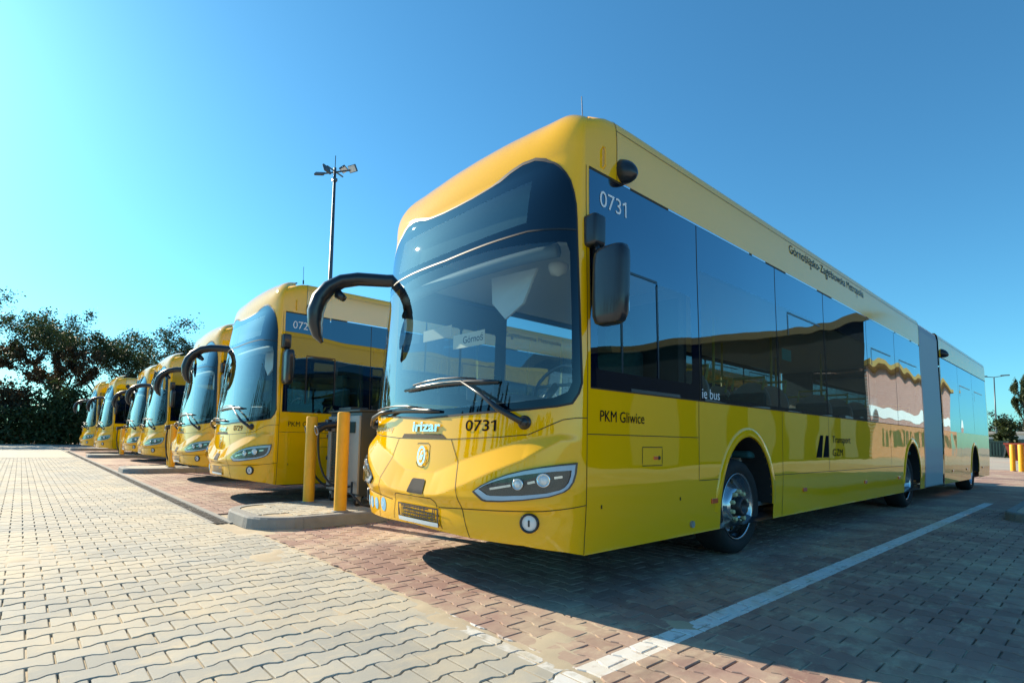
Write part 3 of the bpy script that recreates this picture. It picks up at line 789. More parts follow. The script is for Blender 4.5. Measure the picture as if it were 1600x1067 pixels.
    m = MB(); m.box(.33, .78, .80, 1.25, .98, 1.10, .04); m.box(.33, .78, 1.16, 1.29, 1.08, 1.78, .05); m.box(.42, .69, 1.17, 1.27, 1.80, 2.02, .04); m.box(.5, .62, .9, 1.1, .44, .98); m.obj('driver_seat', 'seat_fabric', root)
    m = MB(); m.box(-.02, .02, .35, 1.35, .44, 1.25); m.box(-.02, 1.1, 1.36, 1.40, .44, 2.3); m.obj('cab_partition', 'interior_grey', root)
    m = MB(); m.box(.10, 1.05, 1.352, 1.356, 1.3, 2.2); m.obj('cab_window', 'sign_led', root)
    m = MB(); m.box(-.38, .05, .10, .105, 1.765, 1.885); pl_ = m.obj('placard', 'placard', root)
    V, F = text2d('Górnoś', .085); mk('placard_lettering', [(-.24+x, .098, 1.80+y) for x, y in V], F, 'black_text', pl_)
    m = MB(); m.box(-1.17, -.69, .30, .305, 1.95, 2.06); m.obj('placard', 'placard', root)
    m = MB(); m.lathe([(0, .075), (-.02, .08), (-.07, .06), (-.09, .001)], 'z', 20, (.72, .25, 2.30)); m.obj('cab_camera', 'interior_light', root, True)
    m = MB()
    pts = [S(-1.0+2.0*i/20, 2.28)+Vector((0, .16, 0)) for i in range(21)]; m.tube(pts, .05, 8); m.obj('sun_blind', 'interior_grey', root, True)
    m = MB(); V = [(.1, .12, 2.30), (.62, .12, 2.27), (.50, .10, 2.02), (.30, .10, 1.93), (.14, .10, 2.08)]; m.add(V+[(x, y+.02, z) for x, y, z in V], [(0, 1, 2, 3, 4), (9, 8, 7, 6, 5)]+[(i, (i+1) % 5, (i+1) % 5+5, i+5) for i in range(5)]); m.obj('sun_visor', 'interior_light', root)
    # passenger seats
    def seat(x, y, face=1):
        m = MB(); m.box(x-.2, x+.2, y, y+.42, .86, .93, .03); m.box(x-.19, x+.19, y+.38 if face > 0 else y-.02, y+.44 if face > 0 else y+.06, .9, 1.52, .03)
        st = m.obj('passenger_seat', 'seat_fabric', root)
        m = MB(); yy = y+.44 if face > 0 else y-.05
        V = []
        n_ = 14
        for (dy) in (0, .03):
            for i in range(n_+1):
                a = math.pi*i/n_; V.append((x-.215*math.cos(a), yy+dy+.05*math.sin(a), 1.38+.26*math.sin(a)))
            V += [(x+.19, yy+dy-.02, .92), (x-.19, yy+dy-.02, .92)]
        K = n_+3; m.add(V, [tuple(range(K)), tuple(range(2*K-1, K-1, -1))]+[(i, i+K, (i+1) % K+K, (i+1) % K) for i in range(K)])
        m.obj('seat_shell', 'seat_shell', st)
        hy = y+.4 if face > 0 else y
        m = MB(); m.tube([(x+.16, hy, 1.55), (x+.16, hy+.05, 1.68), (x-.16, hy+.05, 1.68), (x-.16, hy, 1.55)], .014, 6); m.obj('grab_handle', 'rail', st)
        m = MB(); m.box(x-.05, x+.05, y+.1, y+.3, .44, .86); m.obj('seat_leg', 'interior_light', st)
    for y in (1.75, 3.45): seat(.92, y, -1)
    for y in (2.5, 4.3, 5.1, 5.9, 7.7, 8.4): seat(.92, y)
    for y in (2.6, 5.1, 7.7): seat(.48, y)
    for y in (2.0, 4.3, 5.1, 7.6): seat(-.9, y)
    for y in (11.4, 12.3, 13.2, 15.2): seat(.9, y); 
    for x, y in ((.35, 1.6), (.35, 3.3), (-.35, 3.3), (.35, 4.9), (-.35, 4.9), (.35, 6.8), (-.35, 6.8), (-.35, 1.7)):
        m = MB(); m.tube([(x, y, .44), (x, y, 2.46)], .017, 8); m.obj('grab_pole', 'rail', root, True)
    m = MB(); p = S(SC+3.22, 2.0); m.box(1.165, 1.168, 3.18, 3.42, 1.88, 2.0); m.obj('window_notice', 'sticker_green', root)
    return root
P('sticker_green', (.08, .42, .32), .5)
BUS = build_bus(); BUS.location = (-1.22, 0, 0)
tag(BUS, 'largest nearest yellow articulated bus with 0731 above its driver window', 'bus', 'yellow buses parked in a row')
n1 = skintext('front_number', '0731', .485, 1.05, .075, 'black_text', BUS, .27, bold=.001)
n2 = skintext('side_number', '0731', SC+.135, 2.57, .115, 'white_text', BUS, .30, off=.005)
n1s = skintext('front_number', '0729', .485, 1.05, .075, 'black_text', None, .27, bold=.001)
n2s = skintext('side_number', '0729', SC+.135, 2.57, .115, 'white_text', None, .30, off=.005)
def copy_tree(o, parent=None, skip=()):
    c = o.copy(); COL.objects.link(c); c.parent = parent
    for ch in kids.get(o.name, ()):
        if ch.name.split('.')[0] in skip: continue
        copy_tree(ch, c, skip)
    return c
kids = {}
for o in COL.objects:
    if o.parent: kids.setdefault(o.parent.name, []).append(o)
FAR = ('light_dash', 'window_joint', 'roof_joint', 'passenger_seat', 'seat_shell', 'grab_pole', 'cab_window', 'ticket_machine', 'cab_camera', 'lug_nut', 'vent_hole', 'placard', 'hatch_lock', 'hatch_label', 'air_socket', 'latch_slot', 'window_notice', 'roof_handle', 'electric_lettering', 'pictogram', 'front_number', 'side_number', 'model_lettering')
labs = ['second bus of the row, behind the near charging cabinet, 0729 on its side band',
        'third bus of the row, close beside the 0729 bus, mirror arm hooked across its glass',
        'fourth bus of the row, just left of the second pair of yellow bollards',
        'fifth bus of the row, tucked close behind the fourth bus',
        'sixth bus of the row, showing its driver window and a black mirror arm behind it',
        'seventh and farthest yellow bus at the left end of the row by the trees']
XY = [(-5.8, .10), (-10.05, .35), (-16.0, .5), (-19.9, .55), (-25.5, .2), (-29.1, -.05)]
for i, ((x, y), lb) in enumerate(zip(XY, labs)):
    b = copy_tree(BUS, None, ('front_number', 'side_number', 'placard') if i == 0 else FAR)
    b.location = (x-1.22, y, 0); b['label'] = lb
    if i == 0: n1s.parent = b; n2s.parent = b
#SCENERY
# ------------------------------------------------------------------ ground
def sheet(name, x0, x1, y0, y1, z, mat):
    return struct(mk(name, [(x0, y0, z), (x1, y0, z), (x1, y1, z), (x0, y1, z)], [(0, 1, 2, 3)], mat))
sheet('ground', -1500, 1500, -1500, 1500, -.024, 'far_paving')
sheet('joint_bedding', -46, 8, -6, 32, -.018, 'joint_sand')
random.seed(11)
def pavers(name, mat, L, W, along_y, areas, a=.011, gap=.0085):
    V = []; F = []
    B = [-.5, -.335, -.168, .168, .335, .5]; Ev = [1, 1, -1, -1, 1, 1]
    k0 = L
    out = [(t*L, W/2+a*e) for t, e in zip(B, Ev)]
    ring = out+[(-t, -w) for t, w in out]          # (along, across)
    n = len(ring)
    def put(cl, cw, yl):
        b = len(V); dz = random.uniform(-.0012, .0012); tl = random.uniform(-.008, .008); tw = random.uniform(-.01, .01)
        jl = random.uniform(-.0012, .0012); jw = random.uniform(-.0012, .0012)
        for (g, z) in ((gap/2, -.022), (gap/2, -.004), (gap/2+.004, 0)):
            for (l_, w_) in ring:
                l2 = l_-math.copysign(g, l_) if abs(l_) > .4*L else l_
                w2 = w_-math.copysign(g, w_)
                zz = z+dz+l_*tl+w_*tw
                p = (cl+l2+jl, cw+w2+jw); q3 = (p[1], p[0]) if along_y else p; V.append((q3[0], max(yl[0]+g, min(yl[1]-g, q3[1])), zz))
        for r in range(2):
            for i in range(n):
                j = (i+1) % n; q = (b+r*n+i, b+r*n+j, b+(r+1)*n+j, b+(r+1)*n+i); F.append(q[::-1] if along_y else q)
        t = tuple(b+2*n+i for i in range(n)); F.append(t[::-1] if along_y else t)
    for (x0, x1, y0, y1) in areas:
        l0, l1, w0, w1 = (y0, y1, x0, x1) if along_y else (x0, x1, y0, y1)
        j0 = int(math.floor(w0/W)); 
        for j in range(j0, int(w1/W)+1):
            cw = (j+.5)*W
            if (cw-W/2 < w0-1e-6 or cw+W/2 > w1+1e-6) and (along_y or cw+W/2 < w0+.03 or cw-W/2 > w1-.03): continue
            sh = (j % 2)*L/2; i0 = int(math.floor(l0/L))-1
            for i in range(i0, int(l1/L)+2):
                cl = i*L+sh
                if (cl-L/2 < l0-1e-6 or cl+L/2 > l1+1e-6) and (not along_y or cl+L/2 < l0+.03 or cl-L/2 > l1-.03): continue
                put(cl, cw, (y0, y1))
    return struct(mk(name, V, F, mat))
pavers('grey_paving', 'paver_grey', .19, .147, True, [(-24.1, -3.675, -4.4, -.98), (-3.675, 5.0, -4.4, -.795)])
pavers('red_paving', 'paver_red', .226, .128, False, [(-3.62, 5.3, -.795, 9.3), (-18, -5.15, -.76, 3.2)], a=.009)
sheet('grey_paving', -60, -24.1, -6, -1.02, -.001, 'paver_grey'); sheet('grey_paving', -60, 40, -36, -6, -.001, 'paver_grey'); sheet('grey_paving', -24.1, 5, -6, -4.41, -.001, 'paver_grey'); sheet('grey_paving', 5, 40, -6, -.8, -.001, 'paver_grey')
sheet('red_paving', -60, -18, -.76, 30, -.002, 'paver_red')
sheet('red_paving', -18, -5.15, 3.2, 30, -.002, 'paver_red'); sheet('red_paving', -3.65, 5.3, 9.3, 32, -.002, 'paver_red'); sheet('red_paving', 5.3, 9, -.9, 32, -.002, 'paver_red')
# wind-blown sand lying in drifts over the joints
from mathutils import noise as mnoise
gx, gy, st_ = -6.2, -3.4, .03; nx_, ny_ = int(10.8/st_), int(5.6/st_); V = []; F = []
for j in range(ny_+1):
    for i in range(nx_+1):
        x, y = gx+i*st_, gy+j*st_
        a = mnoise.fractal(Vector((x*.8+3, y*1.1, 1.7)), 1., 2., 4); b = mnoise.fractal(Vector((x*6, y*6, 9)), 1., 2., 4)
        near_ = math.exp(-((y+.62-.12*x*0)/.38)**2)*.34
        V.append((x, y, min(.004, -.0165+.026*max(0, a+near_-.09)+.004*b)))
for j in range(ny_):
    for i in range(nx_): b = j*(nx_+1)+i; F.append((b, b+1, b+nx_+2, b+nx_+1))
ds = mk('drifted_sand', V, F, 'joint_sand', None, True); ds['kind'] = 'stuff'
# drainage strip of small setts between two concrete bands
m = MB(); random.seed(2)
m.box(-60, -4.6, -1.0, -.965, -.012, .001); m.m = 0; m.box(-60, -4.5, -.83, -.765, -.012, .001)
x = -4.55
m.m = 1
while x > -32:
    for k in range(3):
        y = -.955+k*.042; m.box(x-.036, x, y, y+.034, -.012, -.006+random.uniform(-.003, .003), 0)
    x -= .042
struct(m.obj('gutter', ['concrete', 'rubber']))

# ------------------------------------------------------------------ charging islands
def island(x0, x1, y0, y1, label, pave=False):
    root = empty('charging_island', ((x0+x1)/2, y0, 0)); ox, oy = (x0+x1)/2, y0
    r = .48; path = [(x0, y1)]
    for i in range(9): a = math.pi+math.pi/2*i/8; path.append((x0+r+r*math.cos(a), y0+r+r*math.sin(a)))
    for i in range(9): a = -math.pi/2+math.pi/2*i/8; path.append((x1-r+r*math.cos(a), y0+r+r*math.sin(a)))
    path.append((x1, y1)); path = [(a-ox, b-oy) for a, b in path]
    # resample with stone joints
    segs = []
    for i, (a, b) in enumerate(zip(path, path[1:])):
        L = math.dist(a, b); k = max(1, round(L/1.0)) if L > .4 else 1
        for j in range(k): segs.append(((a[0]+(b[0]-a[0])*j/k, a[1]+(b[1]-a[1])*j/k), (a[0]+(b[0]-a[0])*(j+1)/k, a[1]+(b[1]-a[1])*(j+1)/k), L > .4))
    def inn(p):
        q = Vector((0, r*1.0)) ; c = None
        x, y = p; hx = (x1-x0)/2
        if y < r:
            cx = -hx+r if x < 0 else hx-r
            if abs(x) < hx-r: return (x, y+.13)
            d = Vector((x-cx, y-r)); d = d.normalized()*(d.length-.13); return (cx+d.x, r+d.y)
        return (x-math.copysign(.13, x), y)
    m = MB(); cnt = 0
    for a, b, straight in segs:
        d = Vector((b[0]-a[0], b[1]-a[1])); L = d.length; d /= L; g = .004 if straight else 0
        a2 = (a[0]+d.x*g, a[1]+d.y*g); b2 = (b[0]-d.x*g, b[1]-d.y*g)
        ia, ib = inn(a2), inn(b2); H = .12
        def up_(p, q, f, z): return (p[0]+(q[0]-p[0])*f, p[1]+(q[1]-p[1])*f, z)
        V = [(a2[0], a2[1], -.01), up_(a2, ia, .08, H-.02), up_(a2, ia, .22, H), (ia[0], ia[1], H), (b2[0], b2[1], -.01), up_(b2, ib, .08, H-.02), up_(b2, ib, .22, H), (ib[0], ib[1], H)]
        F = [(0, 4, 5, 1), (1, 5, 6, 2), (2, 6, 7, 3)]
        if straight: F += [(0, 1, 2, 3), (7, 6, 5, 4)]
        m.add(V, F)
    m.obj('kerb', 'concrete', root)
    top = [inn(p) for p in path]
    mk('kerb_bedding', [(a, b, .112 if pave else .10) for a, b in top], [tuple(range(len(top)))], 'joint_sand', root)
    if not pave: mk('paved_top', [(a, b, .116) for a, b in top], [tuple(range(len(top)))], 'paver_grey', root)
    if pave:
        o = pavers('paved_top', 'paver_grey', .19, .147, True, [(-.6, .6, .46, 5.5), (-.30, .30, .14, .46)]); o.parent = root; o.location = (0, 0, .121)
        del o['kind']
    return tag(root, label, 'charging island', 'kerbed charging islands between the buses')
island(-5.15, -3.66, -.80, 17, 'nearest kerbed island with two yellow bollards and charging cabinets', True)
island(-15.1, -13.5, -.76, 17, 'kerbed island between the third and fourth buses of the row')
island(-24.9, -23.3, -.72, 17, 'kerbed island between the fifth and sixth buses of the row')
island(-34.8, -33.2, -.7, 17, 'farthest kerbed island, beyond the seventh bus by the trees')
island(1.13, 2.75, 7.45, 17, 'dark shaded kerbed island end at the right edge beyond the white bay line')

# ------------------------------------------------------------------ bollards
def bollard(x, y, z, h, label, r=.072, grp='yellow bollards guarding the chargers'):
    m = MB(); prof = [(0, r), (h-.02, r), (h-.006, r*.94), (h, r*.8), (h, .001)]
    m.lathe(prof, 'z', 28); o = m.obj('bollard', 'bollard_paint', None, True, (x, y, z)); autosmooth(o, 40)
    b = MB(); b.lathe([(0.001, r*1.35), (.012, r*1.3), (.016, r*1.02)], 'z', 24); b.obj('base_collar', 'concrete', o, True)
    return tag(o, label, 'bollard', grp)
bollard(-4.91, .22, .12, 1.13, 'yellow bollard left of the near charging cabinet, in front of the PKM Gliwice lettering')
bollard(-3.87, .18, .12, 1.16, 'nearest tall yellow bollard, right in front of the near charging cabinet')
bollard(-13.85, .25, .12, 1.08, 'right one of the bollard pair between the third and fourth buses')
bollard(-14.65, .35, .12, 1.08, 'left one of the bollard pair between the third and fourth buses')
bollard(-23.4, .3, .12, 1.0, 'right one of the bollard pair between the fifth and sixth buses')
bollard(-24.5, .4, .12, 1.0, 'left one of the bollard pair between the fifth and sixth buses')
for x, y, lb in ((-.82, 30.5, 'far yellow bollard at the right edge, left one of the three'), (-.50, 30.0, 'far yellow bollard at the right edge, middle one of the three'), (-.22, 29.6, 'far yellow bollard cut by the right edge of the picture')):
    bollard(x, y, 0, 1.2, lb, .095, 'far bollards at the right edge')

# ------------------------------------------------------------------ charging cabinets
def connector(m, p, d):
    p = Vector(p); d = Vector(d).normalized()
    m.tube([p, p+d*.16, p+d*.30], [.03, .034, .04], 10)
def charger(x, y, label, front=True):
    root = empty('charging_cabinet', (x, y, .12)); w, d, h = .92, .55, 1.06
    m = MB(); m.box(-w/2, w/2, .03, d, .13, h+.13, .012); autosmooth(m.obj('cabinet_shell', 'cabinet_dark', root))
    m = MB()
    m.box(-w/2, -w/2+.10, 0, .028, .16, h+.08, .006); m.box(w/2-.30, w/2, 0, .028, .16, h+.08, .006); m.box(-w/2+.10, w/2-.30, 0, .026, h-.12, h+.08, .004); m.box(-w/2+.10, w/2-.30, 0, .026, .16, .22, .004)
    autosmooth(m.obj('front_frame', 'cabinet_grey', root))
    m = MB(); k = .24
    while k < h-.14: m.box(-w/2+.11, w/2-.31, .008, .03, k, k+.018); k += .035
    m.obj('vent_grille', 'cabinet_dark', root)
    m = MB(); m.box(w/2, w/2+.012, .26, d-.02, .18, h+.08, .003); autosmooth(m.obj('side_door', 'cabinet_grey', root))
    for z in (.28, .55, .85, 1.05):
        m = MB(); m.box(w/2+.002, w/2+.03, .22, .27, z, z+.06, .004); m.obj('hinge', 'black_plastic', root)
        m = MB(); m.box(-w/2-.03, -w/2, -.01, .03, z, z+.05, .004); m.obj('hinge', 'black_plastic', root)
    m = MB(); m.box(-w/2-.01, w/2+.01, -.005, d+.02, h+.13, h+.16, .006); m.box(-w/2+.2, w/2-.36, .05, .3, h+.16, h+.20, .005); autosmooth(m.obj('cabinet_lid', 'cabinet_dark', root))
    m = MB(); m.box(w/2-.26, w/2-.10, -.012, .0, h-.14, h+.0, .003); m.obj('display', 'sign_led', root)
    for cx in (-w/2+.09, w/2-.09):
        for cy in (.06, d-.08):
            m = MB(); m.box(cx-.035, cx+.035, cy-.035, cy+.035, .10, .135, .004); m.box(cx-.026, cx-.02, cy-.03, cy+.03, .04, .11); m.box(cx+.02, cx+.026, cy-.03, cy+.03, .04, .11)
            ca = m.obj('castor', 'cabinet_grey', root)
            m = MB(); m.lathe([(-.016, .001), (-.016, .05), (.016, .05), (.016, .001)], 'x', 20, (cx, cy, .05)); m.obj('castor_wheel', 'rubber', ca, False)
    if front:
        for i, cx in enumerate((-w/2+.06, -w/2+.38)):
            m = MB(); m.box(cx-.05, cx+.05, -.06, .0, h-.12, h+.04, .01); m.tube([(cx, -.03, h-.03), (cx-.02, -.20, h-.055), (cx-.03, -.30, h-.11)], [.045, .042, .05], 12, True)
            g = autosmooth(m.obj('charging_plug', 'black_plastic', root))
            m = MB(); q = [(cx-.03+.045*math.cos(2*math.pi*k/16), -.31-.03*math.sin(2*math.pi*k/16)*.5, h-.12+.055*math.sin(2*math.pi*k/16)) for k in range(17)]; m.tube(q, .008, 6, False); m.obj('plug_rim', 'cabinet_grey', g, True)
            P0 = [(cx-.03, -.28, h-.13), (cx-.05, -.27, h-.3), (cx-.03, -.25, h-.52), (cx+.05, -.20, h-.72), (cx+.2, -.10, h-.84), (cx+.32+.1*i, .02, h-.80)]
            m = MB(); fs = []
            for t in range(31):
                u = t/30*(len(P0)-1); j = min(int(u), len(P0)-2); f = u-j
                g0, g1, g2, g3 = (Vector(P0[max(0, min(len(P0)-1, j+e))]) for e in (-1, 0, 1, 2))
                fs.append(.5*((2*g1)+(g2-g0)*f+(2*g0-5*g1+4*g2-g3)*f*f+(3*g1-g0-3*g2+g3)*f**3))
            m.tube(fs, .014, 8); m.obj('cable', 'cable', root, True)
        m = MB(); m.tube([(w/2-.1, -.02, .30), (w/2+.06, -.10, .18), (w/2+.22, -.05, .06), (w/2+.3, .1, .02)], .014, 8); m.obj('cable', 'cable', root, True)
    return tag(root, label, 'charger', 'mobile charging cabinets on the islands')
charger(-4.57, .50, 'grey framed charging cabinet on castors directly behind the nearest bollards')
charger(-4.35, 1.45, 'second charging cabinet standing close behind the near one', False)
def hang_cable(x, y, label, n=2.):
    root = empty('charging_cable', (x, y, .12))
    P0 = [(0, 0, 1.02), (-.03, -.10, .97), (-.02, -.12, .8), (-.03, -.12, .55), (.04, -.10, .3), (.16, -.05, .1), (.25, .0, .02)]
    m = MB(); m.tube(P0, .017, 8); m.obj('cable', 'cable', root, True)
    m = MB(); m.tube([(0, .12, 1.06), (0, 0, 1.05), (-.02, -.14, 1.0)], [.05, .05, .06], 12); autosmooth(m.obj('charging_plug', 'black_plastic', root))
    m = MB(); q = [(-.02+.06*math.cos(2*math.pi*k/16), -.15, 1.0+.06*math.sin(2*math.pi*k/16)) for k in range(17)]; m.tube(q, .010, 6, False); m.obj('plug_rim', 'cabinet_grey', root, True)
    tag(root, label, 'charging cable', 'charging cables hanging at the far islands')
charger(-14.3, .62, 'charging cabinet behind the bollard pair between the third and fourth buses', False)
hang_cable(-14.3, .30, 'black charging cable with plug hanging between the paired bollards by the fourth bus')
charger(-24.1, .72, 'small far charging cabinet between the fifth and sixth buses', False)
hang_cable(-24.75, .38, 'thin charging cable hanging at the far bollards beside the sixth bus')

# ------------------------------------------------------------------ lighting masts
def mast(x, y, h, label, kind='flood'):
    root = empty('lighting_mast', (x, y, 0))
    m = MB(); m.lathe([(0, .24 if h > 15 else .12), (h*.5, .15 if h > 15 else .09), (h, .09 if h > 15 else .06), (h, .001)], 'z', 16); m.obj('pole', 'galvanised', root, True)
    if kind == 'flood':
        m = MB(); m.tube([(-1.0, -.6, h-.3), (1.0, .7, h-.3)], .06, 8); m.tube([(-.7, .9, h-.1), (.8, -.9, h-.5)], .06, 8); m.tube([(0, 0, h), (0, 0, h+.9)], .03, 6); m.box(-.15, .15, -.15, .15, h-1.0, h-.8); m.obj('head_frame', 'galvanised', root)
        for (dx, dy, dz, az, tl) in ((-1.15, -.65, -.25, 230, 50), (1.15, .8, -.2, 20, 35), (-.8, 1.0, .55, 130, 60), (.85, -.95, -.75, 300, 20)):
            m = MB(); m.box(-.34, .34, -.07, .07, -.25, .25, .03)
            q = Matrix.Rotation(rad(az), 4, 'Z')@Matrix.Rotation(rad(tl), 4, 'X')
            V = [q@Vector(p)+Vector((dx, dy, h+dz)) for p in m.V]; f = mk('floodlight', V, m.F, 'galvanised', root)
            m = MB(); m.box(-.30, .30, -.08, -.072, -.21, .21); mk('lens', [q@Vector(p)+Vector((dx, dy, h+dz)) for p in m.V], m.F, 'lamp_glassy', f)
    else:
        m = MB(); m.tube([(-1.1, 0, h+.1), (0, 0, h-.05), (1.1, 0, h+.1)], .05, 6); m.obj('bracket', 'galvanised', root)
        for sx in (-1, 1):
            m = MB(); m.box(sx*1.1-.45, sx*1.1+.45, -.16, .16, h+.06, h+.2, .04); m.obj('lamp_head', 'galvanised', root)
    return tag(root, label, 'lamp post')
mast(-34.5, 12.95, 20.2, 'tall floodlight mast rising behind the 0729 bus with four angled floodlights')
mast(-7.9, 92, 10.4, 'distant two-headed lamp post right of the rear of the largest bus', 'twin')

# ------------------------------------------------------------------ vegetation
def leaf_quads(V, F, c, spread, n, size, rnd, flat=1.):
    for _ in range(n):
        d = Vector((rnd.gauss(0, 1), rnd.gauss(0, 1), rnd.gauss(0, flat)))*spread*.5
        p = Vector(c)+d; a = Vector((rnd.uniform(-1, 1), rnd.uniform(-1, 1), rnd.uniform(-1, 1))).normalized()
        b = a.cross(Vector((rnd.uniform(-1, 1), rnd.uniform(-1, 1), rnd.uniform(-1, 1)))).normalized(); s = size*rnd.uniform(.6, 1.3)
        i = len(V); V += [p+a*s*.6, p+b*s*.35, p-a*s*.6, p-b*s*.35]; F.append((i, i+1, i+2, i+3))
def make_tree(h, spread, seed, leaves=2600, size=.2, leaf='leaf', trunk_h=.22):
    rnd = random.Random(seed); W = MB(); LV = []; LF = []; tips = []
    def grow(p, d, L, r, lev):
        n = 4; pts = [p]; rs = [r]
        for i in range(n):
            d = (d+Vector((rnd.uniform(-.22, .22), rnd.uniform(-.22, .22), rnd.uniform(-.08, .16)))*(.6 if lev else .3)).normalized(); p = p+d*L/n; pts.append(p); rs.append(r*(1-.45*(i+1)/n))
        W.tube(pts, rs, 7 if lev < 2 else 5, False)
        if lev >= 2: tips.extend(pts[2:])
        if lev >= 4 or r < .012: tips.append(p); return
        k = rnd.choice((3, 4)) if lev < 2 else rnd.choice((2, 3, 3))
        for j in range(k):
            az = 2*math.pi*(j+rnd.random()*.7)/k; side = Vector((math.cos(az), math.sin(az), rnd.uniform(-.1, .5))).normalized()
            dd = (d*rnd.uniform(.5, 1.0)+side*spread*rnd.uniform(.6, 1.1)).normalized()
            q = pts[-1] if rnd.random() < .6 else pts[-2]
            grow(q, dd, L*rnd.uniform(.62, .86), rs[-1]*rnd.uniform(.55, .75), lev+1)
    grow(Vector((0, 0, 0)), Vector((0, 0, 1)), h*trunk_h*1.3, h*.024, 0)
    zt = max(t.z for t in tips); k = h*.96/zt
    W.V = [(x*k, y*k, z*k) for x, y, z in W.V]; tips = [t*k for t in tips]
    for _ in range(leaves):
        t = rnd.choice(tips); leaf_quads(LV, LF, t, h*.042, 5, size, rnd)
    return W, LV, LF
def put_tree(W, LV, LF, loc, rz, sc, label, group, leaf, name='tree', meshes=None):
    root = empty(name, loc, rz); root.scale = sc
    if meshes: 
        for nm, me in zip(('trunk', 'crown'), meshes): o = bpy.data.objects.new(nm, me); COL.objects.link(o); o.parent = root
    else:
        a = W.obj('trunk', 'bark', root, True); b = mk('crown', LV, LF, leaf, root); meshes = (a.data, b.data)
    tag(root, label, 'tree', group); return meshes
TA = make_tree(12, .85, 4, 3600, .15); TB = make_tree(12, 1.0, 9, 3800, .15); TC = make_tree(12, .7, 21, 2800, .15)
GT = 'trees beyond the far end of the row'
put_tree(*TA, (-56, 2.6, 0), .4, (.95, .95, .93), 'tall broad tree with pointed top, second large one from the left of the photo', GT, 'leaf')
put_tree(*TB, (-56, 6.9, 0), 2.1, (1.15, 1.25, .98), 'wide rounded tree showing bare limbs, directly behind the farthest buses', GT, 'leaf')
put_tree(*TC, (-54, -5.4, 0), 1.0, (1.1, 1.1, .93), 'large tree cut by the left edge of the picture', GT, 'leaf')
TD = make_tree(7.5, .9, 33, 1800, .18); put_tree(*TD, (-53, -.6, 0), 0, (1, 1, 1.05), 'small loose tree in the gap between the two left trees', GT, 'leaf_autumn')
def bush(loc, rx, ry, h, n, seed, label, cat='bush', leaf='leaf_dark', size=.22, name='bush', group=None, kind=None):
    rnd = random.Random(seed); V = []; F = []
    cl = []
    for _ in range(max(14, n//60)):
        a = rnd.uniform(0, 2*math.pi); rr_ = rnd.random()**.5; z = rnd.random()
        k = math.sqrt(max(.1, 1-(z*.92)**2)); cl.append((rx*rr_*k*math.cos(a), ry*rr_*k*math.sin(a), h*z*rnd.uniform(.75, 1.05)+.1))
    for _ in range(n//5):
        leaf_quads(V, F, rnd.choice(cl), min(rx, ry, h)*.36, 5, size, rnd)
    V = [(a.x, a.y, max(.02, a.z)) for a in V]
    root = empty(name, loc)
    m = MB(); 
    for j in range(6): a = j*1.05; m.tube([(0, 0, 0), (rx*.3*math.cos(a), ry*.3*math.sin(a), h*.45), (rx*.5*math.cos(a), ry*.5*math.sin(a), h*.8)], [.06, .04, .01], 5)
    m.obj('stem', 'bark', root); mk('foliage', V, F, leaf, root)
    return tag(root, label, cat, group)
GB = 'bushes along the far edge of the yard'
bd = [(-51, -6.5, 'dark bush at the extreme left under the cut tree', 4.2), (-51.5, -3.2, 'dark bush second from the left edge under the trees', 4.8), (-50.5, -.4, 'sunlit-topped bush under the small loose tree', 5.0), (-52, 2.4, 'reddish dark bush under the tall pointed tree', 5.0), (-51, 5.2, 'dark bush behind the farthest bus mirror', 4.6), (-53, 8.6, 'bush hidden behind the two farthest buses', 5.2), (-54, 12.5, 'bush under the right side of the wide rounded tree', 5.2)]
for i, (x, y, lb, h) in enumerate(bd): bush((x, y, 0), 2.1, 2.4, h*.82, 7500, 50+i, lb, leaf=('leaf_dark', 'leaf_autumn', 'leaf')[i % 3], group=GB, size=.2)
rnd = random.Random(77); V = []; F = []
for _ in range(9000): leaf_quads(V, F, (-48.8+rnd.uniform(-.6, .6), rnd.uniform(-16, 18), rnd.uniform(.1, 2.4)), .35, 3, .22, rnd)
V = [(a.x, a.y, max(.01, a.z)) for a in V]
hd = mk('hedge', V, F, 'leaf'); tag(hd, 'low dark clipped hedge running along the left end of the yard', 'hedge')
# right-hand distance
TE = make_tree(10, .55, 61, 2600, .26, trunk_h=.12)
put_tree(*TE, (-4.6, 88, 0), 0, (.42, .42, 1.0), 'far tree at the right edge above the yellow bollards', 'distant trees at the right', 'leaf')
for i, (x, y, h, lb) in enumerate(((-13.5, 150, 8, 'distant dark bush just right of the far lamp post'), (-9.5, 150, 7, 'distant bush between the far lamp post and the right-edge tree'), (-6.0, 80, 4.2, 'sunlit green bush below the right-edge tree'))):
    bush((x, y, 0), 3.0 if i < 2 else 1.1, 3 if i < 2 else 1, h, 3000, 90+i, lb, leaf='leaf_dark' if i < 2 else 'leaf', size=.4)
root = empty('depot_shed', (-6, 104, 0)); m = MB(); m.box(-12, 12, 0, 8, 0, 3.2); m.obj('wall', 'white_wall', root)
m = MB(); m.box(-12.4, 12.4, -.4, 8.4, 3.2, 3.5); m.obj('roof', 'roof_sheet', root)
for k in range(7): m = MB(); m.box(-11+k*3.2, -9.2+k*3.2, -.06, 0, 1.2, 2.4); m.obj('window', 'sign_led', root)
tag(root, 'low pale distant shed behind the lamp post and the red skip', 'building')
